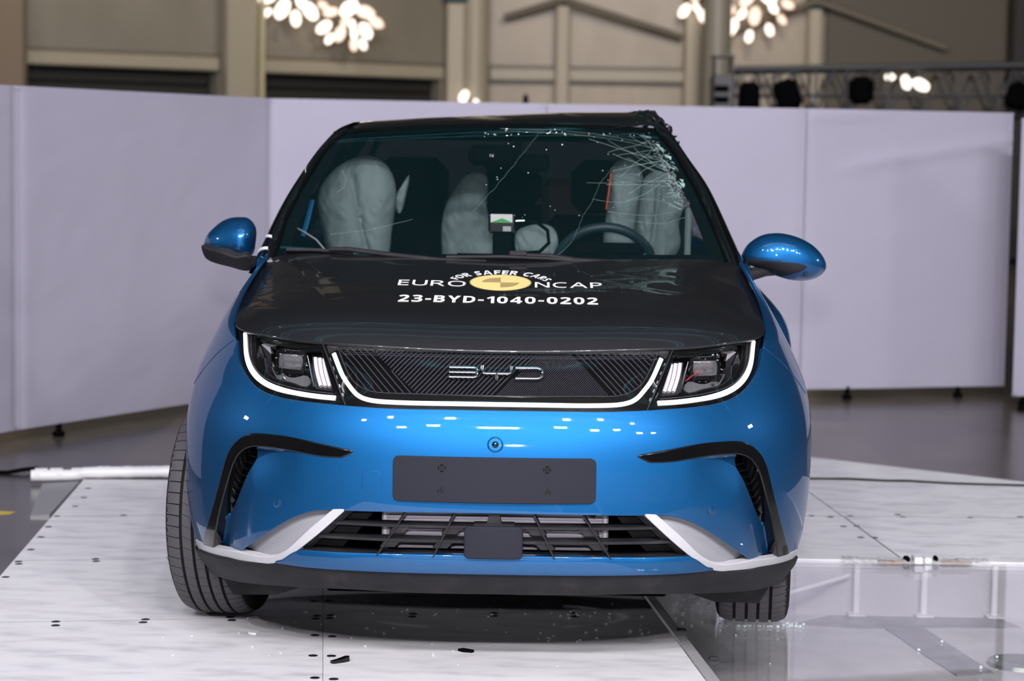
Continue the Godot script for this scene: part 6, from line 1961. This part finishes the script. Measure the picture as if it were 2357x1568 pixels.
func mirrors() -> void:
	var close := func(a: Array) -> PackedVector2Array: return xy(a + [a[0], a[1]])
	# right: folded out
	var m := Node3D.new()
	m.name = "door_mirror"
	car.add_child(m, true)
	var o: PackedVector2Array = close.call([0.746, 1.055, 0.760, 1.083, 0.785, 1.107, 0.811, 1.121, 0.837, 1.127, 0.868, 1.128, 0.903, 1.122, 0.942, 1.108, 0.977, 1.086, 1.001, 1.060, 1.013, 1.037, 1.014, 1.022, 1.005, 1.005, 0.984, 0.989, 0.959, 0.981, 0.919, 0.979, 0.880, 0.986, 0.840, 1.000, 0.793, 1.018, 0.757, 1.034])
	var c := Vector2(0.885, 1.055)
	part("shell", dome(o, c, -1.31, 0.085, 2.6), mt.paint, m)
	part("back_rim", dome(o, c, -1.31, -0.035, 6.0), mt.black, m)
	part("mirror_glass", dome(close.call([0.775, 1.055, 0.80, 1.095, 0.86, 1.113, 0.93, 1.10, 0.985, 1.06, 0.99, 1.02, 0.95, 0.997, 0.88, 1.0, 0.80, 1.03]), c, -1.34, -0.01, 6.0), mt.chrome, m)
	var rtab := []
	var od := smooth(o, 0.004)
	for k in 128:
		var d := Vector2.from_angle(TAU * k / 128.0)
		var best := 0.05
		for j in od.size() - 1:
			var hit = Geometry2D.segment_intersects_segment(c, c + d * 0.4, od[j], od[j + 1])
			if hit != null: best = (hit as Vector2).distance_to(c)
		rtab.append(best)
	var pin := func(p: Vector2, lift: float) -> Vector3:
		var a := wrapf((p - c).angle(), 0.0, TAU) / TAU * 128.0
		var rad := lerpf(rtab[int(a) % 128], rtab[(int(a) + 1) % 128], a - floorf(a))
		var rr := minf((p - c).length() / rad, 0.995)
		return Vector3(p.x, p.y, -1.31 + 0.085 * sqrt(maxf(0.0, 1.0 - pow(rr, 2.6))) + lift)
	part("lower_cover", patch(dense(smooth(xy([0.757, 1.048, 0.80, 1.045, 0.86, 1.0395, 0.934, 1.0315, 0.944, 1.027, 0.934, 1.017, 0.893, 1.002, 0.864, 0.992, 0.842, 1.001, 0.80, 1.017, 0.765, 1.031, 0.757, 1.048])), 0.01).slice(1), [], 0.008, func(p: Vector2) -> Vector3: return pin.call(p, 0.003), 0.006), mt.plastic, m)
	part("mount_arm", MB.new().tube([Vector3(0.86, 1.004, -1.31), Vector3(0.82, 1.008, -1.285), Vector3(0.775, 1.000, -1.27), Vector3(0.74, 0.992, -1.265)], [0.012, 0.020, 0.026, 0.030], 10, true, Vector2(1.0, 0.8)), mt.plastic, m)
	part("side_camera", MB.new().lathe([Vector2(0.008, -0.006), Vector2(0.007, 0.004), Vector2(0, 0.006)], pin.call(Vector2(0.941, 1.005), 0.0), Vector3(0.1, -0.5, 0.8).normalized(), 16), mt.lens, m)
	# left: knocked askew
	m = Node3D.new()
	m.name = "door_mirror"
	car.add_child(m, true)
	o = close.call([-0.960, 1.066, -0.951, 1.090, -0.930, 1.114, -0.901, 1.137, -0.871, 1.149, -0.841, 1.152, -0.818, 1.150, -0.800, 1.137, -0.789, 1.116, -0.788, 1.089, -0.791, 1.062, -0.798, 1.036, -0.812, 1.025, -0.829, 1.024, -0.865, 1.032, -0.900, 1.040, -0.954, 1.048])
	var cl := Vector2(-0.84, 1.075)
	part("shell", dome(o, cl, -1.34, 0.10, 2.2, Vector2(0.25, 0.0)), mt.paint, m)
	part("back_rim", dome(o, cl, -1.34, -0.03, 6.0, Vector2(0.25, 0.0)), mt.black, m)
	part("mirror_glass", dome(close.call([-0.94, 1.07, -0.92, 1.105, -0.87, 1.135, -0.82, 1.135, -0.80, 1.09, -0.81, 1.045, -0.86, 1.045]), cl, -1.367, -0.008, 6.0, Vector2(0.25, 0.0)), mt.chrome, m)
	part("lower_cover", patch(dense(smooth(xy([-0.957, 1.054, -0.930, 1.046, -0.885, 1.037, -0.829, 1.0245, -0.805, 1.028, -0.794, 1.016, -0.797, 0.990, -0.823, 0.987, -0.856, 0.996, -0.930, 1.013, -0.946, 1.021, -0.957, 1.054])), 0.01).slice(1), [], 0.008, func(p: Vector2) -> Vector3: return Vector3(p.x, p.y, -1.25 + 0.12 * (p.x + 0.84) - 6.0 * pow(p.x + 0.85, 2) + 0.9 * (p.y - 1.02)), 0.06, false, 0.006), mt.plastic, m)
	part("mount_arm", MB.new().tube([Vector3(-0.80, 1.010, -1.32), Vector3(-0.785, 1.008, -1.29), Vector3(-0.765, 1.004, -1.27), Vector3(-0.745, 1.0, -1.25)], [0.022, 0.024, 0.026, 0.030], 10), mt.plastic, m)

func wheels() -> void:
	var tyre := MB.new()
	var prof := []
	for q in [[0.214, -0.080], [0.222, -0.092], [0.245, -0.1035], [0.272, -0.1065], [0.295, -0.1015], [0.306, -0.095], [0.3105, -0.084], [0.3115, -0.06], [0.3115, 0.06], [0.3105, 0.084], [0.306, 0.095], [0.295, 0.1015], [0.272, 0.1065], [0.245, 0.1035], [0.222, 0.092], [0.214, 0.080]]: prof.append(Vector2(q[0], q[1]))
	tyre.lathe(prof, Vector3.ZERO, Vector3.RIGHT, 72)
	var tread := MB.new()
	var rad := func(a: float) -> float: return 0.3188 - 0.0135 * pow(absf(a) / 0.096, 4.5)
	for rowi in 5:
		var a0: float = [-0.096, -0.047, -0.012, 0.021, 0.056][rowi]
		var a1: float = [-0.056, -0.021, 0.012, 0.047, 0.096][rowi]
		var n := 62
		var gap: float = 0.045 if rowi in [0, 4] else 0.02
		var skew: float = [0.10, 0.30, 0.0, -0.30, -0.10][rowi]
		for k in n:
			var P := func(u: float, w: float, low: float) -> Vector3:
				var a := lerpf(a0, a1, w)
				var th := TAU * (k + u + skew * (w - 0.5)) / n
				var r: float = rad.call(a) - low
				return Vector3(a, cos(th) * r, sin(th) * r)
			var m := 5 if rowi in [0, 4] else 2
			for i in m:
				var w0 := i / float(m)
				var w1 := (i + 1) / float(m)
				var n0: Vector3 = P.call(0.5, w0, 0.0)
				tread.quad(P.call(gap, w0, 0), P.call(1 - gap, w0, 0), P.call(1 - gap, w1, 0), P.call(gap, w1, 0), Vector3(0, n0.y, n0.z))
				for u in [gap, 1 - gap]:
					tread.quad(P.call(u, w0, 0), P.call(u, w1, 0), P.call(u, w1, 0.0065), P.call(u, w0, 0.0065), P.call(u, w0, 0) - P.call(0.5, w0, 0))
			for w in [0.0, 1.0]:
				tread.quad(P.call(gap, w, 0), P.call(1 - gap, w, 0), P.call(1 - gap, w, 0.0065), P.call(gap, w, 0.0065), Vector3(1.0 if w > 0.5 else -1.0, 0, 0))
	var rim := MB.new().lathe([Vector2(0.216, -0.085), Vector2(0.205, -0.08), Vector2(0.19, 0.0), Vector2(0.19, 0.06), Vector2(0.205, 0.083), Vector2(0.216, 0.086)], Vector3.ZERO, Vector3.RIGHT, 48)
	var tm := tyre.mesh()
	var dm := tread.mesh()
	var rm := rim.mesh()
	for q in [[-0.797, -0.80, -0.14, 1], [0.754, -0.80, -0.10, 1], [-0.765, -3.50, 0.0, 0], [0.765, -3.50, 0.0, 0]]:
		var w := Node3D.new()
		w.name = "wheel"
		car.add_child(w, true)
		var o := signf(q[0])
		w.transform = Transform3D(Basis(Vector3.UP, q[2]), Vector3(q[0], 0.3192, q[1]))
		for e in [["tyre", tm, mt.rubber_dark], ["tread_blocks", dm, mt.rubber], ["rim", rm, mt.alloy]]:
			var i := MeshInstance3D.new()
			i.name = e[0]
			i.mesh = e[1]
			i.material_override = e[2]
			if e[0] == "tread_blocks": i.set_meta("kind", "stuff")
			w.add_child(i, true)
		var sp := MB.new()
		for k in 5:
			var B := Transform3D(Basis(Vector3.RIGHT, TAU * k / 5.0), Vector3.ZERO)
			sp.box(Vector3(o * 0.05, 0.12, 0), Vector3(0.03, 0.16, 0.05), 0.01, B)
		sp.lathe([Vector2(0.05, -0.02), Vector2(0.05, 0.07), Vector2(0.03, 0.075), Vector2(0, 0.075)], Vector3.ZERO, Vector3(o, 0, 0), 24)
		sp.lathe([Vector2(0.17, -0.03), Vector2(0.17, -0.01), Vector2(0.03, -0.01)], Vector3.ZERO, Vector3(o, 0, 0), 32)
		var i2 := MeshInstance3D.new()
		i2.name = "spokes"
		i2.mesh = sp.mesh()
		i2.material_override = mt.alloy
		w.add_child(i2, true)

func materials() -> void:
	mt.paint = coat(mat(Color(0.003, 0.090, 0.255), 0.50, 0.84, 0.5), 1.0, 0.02)
	mt.film = coat(mat(Color(0.008, 0.0085, 0.011), 0.4), 1.0, 0.02)
	mt.roof = coat(mat(Color(0.006, 0.009, 0.010), 0.3), 1.0, 0.03)
	mt.black_gloss = coat(mat(Color(0.003, 0.003, 0.0035), 0.18, 0.0, 0.3), 0.6, 0.03)
	mt.black = mat(Color(0.003, 0.003, 0.0035), 0.85, 0.0, 0.08)
	mt.gap = mat(Color(0.004, 0.03, 0.09), 0.6)
	mt.plastic = mat(Color(0.042, 0.042, 0.047), 0.55, 0.0, 0.28)
	mottled(mt.plastic, 31, 0.012, [0.0, Color(0.014, 0.014, 0.017), 0.62, Color(0.018, 0.018, 0.021), 1.0, Color(0.038, 0.036, 0.039)], Vector3(1.2, 2.4, 1.2))
	mt.plastic_fine = relief(mat(Color(0.017, 0.018, 0.026), 0.5, 0.0, 0.22), 33, 0.09, 0.01, Vector3(6, 6, 6))
	mt.silver = mat(Color(0.30, 0.30, 0.325), 0.38, 0.25)
	mt.silver_edge = coat(mat(Color(0.46, 0.46, 0.485), 0.35, 0.1), 0.3, 0.1)
	mt.chrome = mat(Color(0.75, 0.77, 0.80), 0.08, 1.0)
	mt.chrome_dark = mat(Color(0.07, 0.07, 0.08), 0.15, 0.7)
	mt.drl = glow(Color(1.0, 0.98, 1.0), 0.55)
	mt.signal = mat(Color(0.62, 0.57, 0.62), 0.25)
	mt.tray = mat(Color(0.13, 0.13, 0.14), 0.3, 0.3)
	mt.wedge = mat(Color(0.45, 0.44, 0.48), 0.3, 0.4)
	mt.rib = mat(Color(0.034, 0.033, 0.042), 0.5, 0.0, 0.2)
	mt.red = mat(Color(0.5, 0.01, 0.01), 0.4)
	mt.clear = glass(Color(0.0, 0.0, 0.0), 0.01, 0.01)
	mt.lens_clear = glass(Color(0.5, 0.5, 0.55), 0.12, 0.02)
	mt.lens = coat(mat(Color(0.004, 0.004, 0.008), 0.05), 1.0, 0.01)
	mt.screen = glass(Color(0.001, 0.014, 0.016), 0.34, 0.015)
	mt.side_dark = glass(Color(0.002, 0.003, 0.0035), 0.975, 0.02)
	mt.side_clear = glass(Color(0.02, 0.05, 0.05), 0.25, 0.02)
	mt.crack = mat(Color(0.26, 0.38, 0.35), 0.15)
	mt.bag = mat(Color(0.19, 0.265, 0.265), 0.75)
	mt.orange = mat(Color(0.65, 0.07, 0.01), 0.6)
	mt.blue_strap = mat(Color(0.0, 0.16, 0.40), 0.5)
	mt.cable_gray = mat(Color(0.35, 0.40, 0.40), 0.4)
	mt.dash = mat(Color(0.006, 0.008, 0.010), 0.7, 0.0, 0.15)
	mt.wheel_rim = mat(Color(0.010, 0.032, 0.042), 0.45)
	mt.maroon = mat(Color(0.035, 0.010, 0.012), 0.8)
	mt.seat = mat(Color(0.004, 0.003, 0.0035), 0.8, 0.0, 0.1)
	mt.sticker = mat(Color(0.75, 0.77, 0.78), 0.5)
	mt.sticker_gray = mat(Color(0.4, 0.45, 0.45), 0.5)
	mt.green = mat(Color(0.02, 0.45, 0.06), 0.5)
	mt.white_print = mat(Color(0.82, 0.82, 0.84), 0.45)
	mt.yellow_print = mat(Color(0.86, 0.68, 0.26), 0.4)
	mt.tan_print = mat(Color(0.42, 0.30, 0.14), 0.4)
	mt.rubber = mat(Color(0.060, 0.057, 0.065), 0.65)
	mt.rubber_dark = mat(Color(0.012, 0.012, 0.013), 0.8, 0.0, 0.2)
	mt.alloy = mat(Color(0.06, 0.06, 0.065), 0.35, 0.8)
	mt.tape = mat(Color(0.70, 0.70, 0.72), 0.5)
	mt.dark_metal = mat(Color(0.05, 0.05, 0.055), 0.4, 0.5)
	# room
	mt.plate = mottled(mat(Color(0.7, 0.7, 0.7), 0.42), 51, 0.010, [0.0, Color(0.56, 0.555, 0.58), 0.38, Color(0.72, 0.715, 0.745), 0.6, Color(0.77, 0.765, 0.79), 1.0, Color(0.80, 0.795, 0.815)], Vector3(0.8, 0.8, 2.2))
	mt.plate_b = mottled(mat(Color(0.7, 0.7, 0.7), 0.42), 57, 0.011, [0.0, Color(0.58, 0.575, 0.60), 0.38, Color(0.74, 0.735, 0.765), 0.6, Color(0.785, 0.78, 0.80), 1.0, Color(0.81, 0.805, 0.825)], Vector3(0.7, 0.7, 2.0))
	mt.seam = mat(Color(0.10, 0.10, 0.11), 0.8)
	mt.bolt = mat(Color(0.05, 0.05, 0.055), 0.3, 0.7)
	mt.hall_floor = mottled(mat(Color(0.1, 0.1, 0.1), 0.22), 61, 0.008, [0.0, Color(0.034, 0.030, 0.029), 0.45, Color(0.058, 0.053, 0.052), 0.7, Color(0.068, 0.062, 0.061), 1.0, Color(0.095, 0.082, 0.072)], Vector3(0.35, 0.35, 0.35))
	mt.hall_floor_warm = mottled(mat(Color(0.1, 0.1, 0.1), 0.24), 62, 0.008, [0.0, Color(0.038, 0.029, 0.023), 0.45, Color(0.068, 0.053, 0.043), 0.7, Color(0.080, 0.063, 0.052), 1.0, Color(0.105, 0.083, 0.068)], Vector3(0.35, 0.35, 0.35))
	mt.brown_floor = mottled(mat(Color(0.1, 0.1, 0.1), 0.25), 63, 0.010, [0.0, Color(0.075, 0.055, 0.045), 0.5, Color(0.105, 0.08, 0.068), 1.0, Color(0.13, 0.10, 0.088)], Vector3(0.5, 0.5, 0.5))
	mt.ceiling = mat(Color(0.03, 0.03, 0.033), 0.8)
	mt.upper_wall = mat(Color(0.05, 0.05, 0.05), 0.8)
	mt.cream = mottled(mat(Color(0.5, 0.47, 0.4), 0.35), 71, 0.006, [0.0, Color(0.27, 0.22, 0.155), 0.5, Color(0.33, 0.275, 0.20), 1.0, Color(0.38, 0.32, 0.24)], Vector3(0.25, 0.12, 0.25))
	mt.cream_light = mat(Color(0.34, 0.305, 0.235), 0.4)
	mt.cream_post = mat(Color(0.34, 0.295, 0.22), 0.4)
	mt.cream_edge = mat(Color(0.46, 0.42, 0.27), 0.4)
	mt.brace_shadow = mat(Color(0.15, 0.13, 0.10), 0.6)  # shadow tone on the cream wall, put into the bars' colour
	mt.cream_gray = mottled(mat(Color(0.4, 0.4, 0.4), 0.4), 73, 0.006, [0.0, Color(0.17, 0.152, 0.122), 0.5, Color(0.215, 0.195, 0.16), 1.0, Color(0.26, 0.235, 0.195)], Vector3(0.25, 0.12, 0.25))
	mt.upper_dark = mat(Color(0.03, 0.028, 0.025), 0.7)
	mt.teal_steel = mat(Color(0.05, 0.48, 0.54), 0.5)
	mt.pale_steel = mat(Color(0.55, 0.58, 0.55), 0.5)
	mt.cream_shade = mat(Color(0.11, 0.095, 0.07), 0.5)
	mt.tan = mat(Color(0.19, 0.145, 0.105), 0.5)
	mt.gate = mat(Color(0.010, 0.009, 0.008), 0.6)
	mt.gray_wall = mat(Color(0.075, 0.064, 0.048), 0.6)
	mt.column_gray = mat(Color(0.22, 0.205, 0.17), 0.4)
	mt.teal = mat(Color(0.004, 0.05, 0.07), 0.5)
	mt.truss = mat(Color(0.06, 0.06, 0.062), 0.45, 0.3)
	mt.cell = glow(Color(1.0, 0.84, 0.68), 1.5)
	mt.cell_warm = glow(Color(1.0, 0.62, 0.42), 0.85)
	mt.fabric = relief(mat(Color(0.355, 0.343, 0.425), 0.85), 81, 0.02, 0.012, Vector3(0.7, 0.35, 0.7))
	mt.fabric.rim_enabled = true
	mt.fabric.rim = 0.15
	mt.gray_strip = mat(Color(0.26, 0.255, 0.27), 0.5)
	mt.white_plastic = mat(Color(0.75, 0.75, 0.77), 0.4)
	mt.yellow = mat(Color(0.60, 0.42, 0.03), 0.6)
	mt.pit_floor = mottled(mat(Color(0.5, 0.5, 0.5), 0.6), 91, 0.012, [0.0, Color(0.52, 0.52, 0.53), 0.6, Color(0.62, 0.615, 0.63), 1.0, Color(0.66, 0.655, 0.67)], Vector3(0.8, 0.8, 0.8))
	mt.pit_wall = mat(Color(0.48, 0.475, 0.50), 0.6)
	mt.pit_dark = mottled(mat(Color(0.3, 0.3, 0.3), 0.6), 93, 0.02, [0.0, Color(0.20, 0.20, 0.22), 0.6, Color(0.26, 0.26, 0.28), 1.0, Color(0.36, 0.36, 0.38)], Vector3(1, 1, 1))
	mt.drain = mat(Color(0.16, 0.18, 0.16), 0.25, 0.3)
	mt.cover = glass(Color(0.80, 0.82, 0.80), 0.02, 0.01)
	mt.clear_strip = glass(Color(0.7, 0.7, 0.72), 0.45, 0.12)
	mt.clear_tape = glass(Color(0.8, 0.8, 0.82), 0.35, 0.08)
	mt.core_dark = mat(Color(0.03, 0.03, 0.035), 0.6)
	mt.core_tube = mat(Color(0.80, 0.78, 0.84), 0.4, 0.3)
	mt.core_fin = mat(Color(0.36, 0.34, 0.39), 0.5, 0.3)
	mt.rust = mat(Color(0.26, 0.13, 0.07), 0.5)
	mt.crumb = glass(Color(0.70, 0.80, 0.80), 0.45, 0.05)

func _ready() -> void:
	skin()
	view()
	materials()
	lights()
	hall()
	panels()
	ground()
	car = thing("car", "bright blue crash-tested hatchback with a dark wrapped bonnet, cracked windscreen and buckled roof", "car")
	front()
	hood()
	lamps()
	cabin()
	mirrors()
	wheels()
	glow_clusters()
	truss()
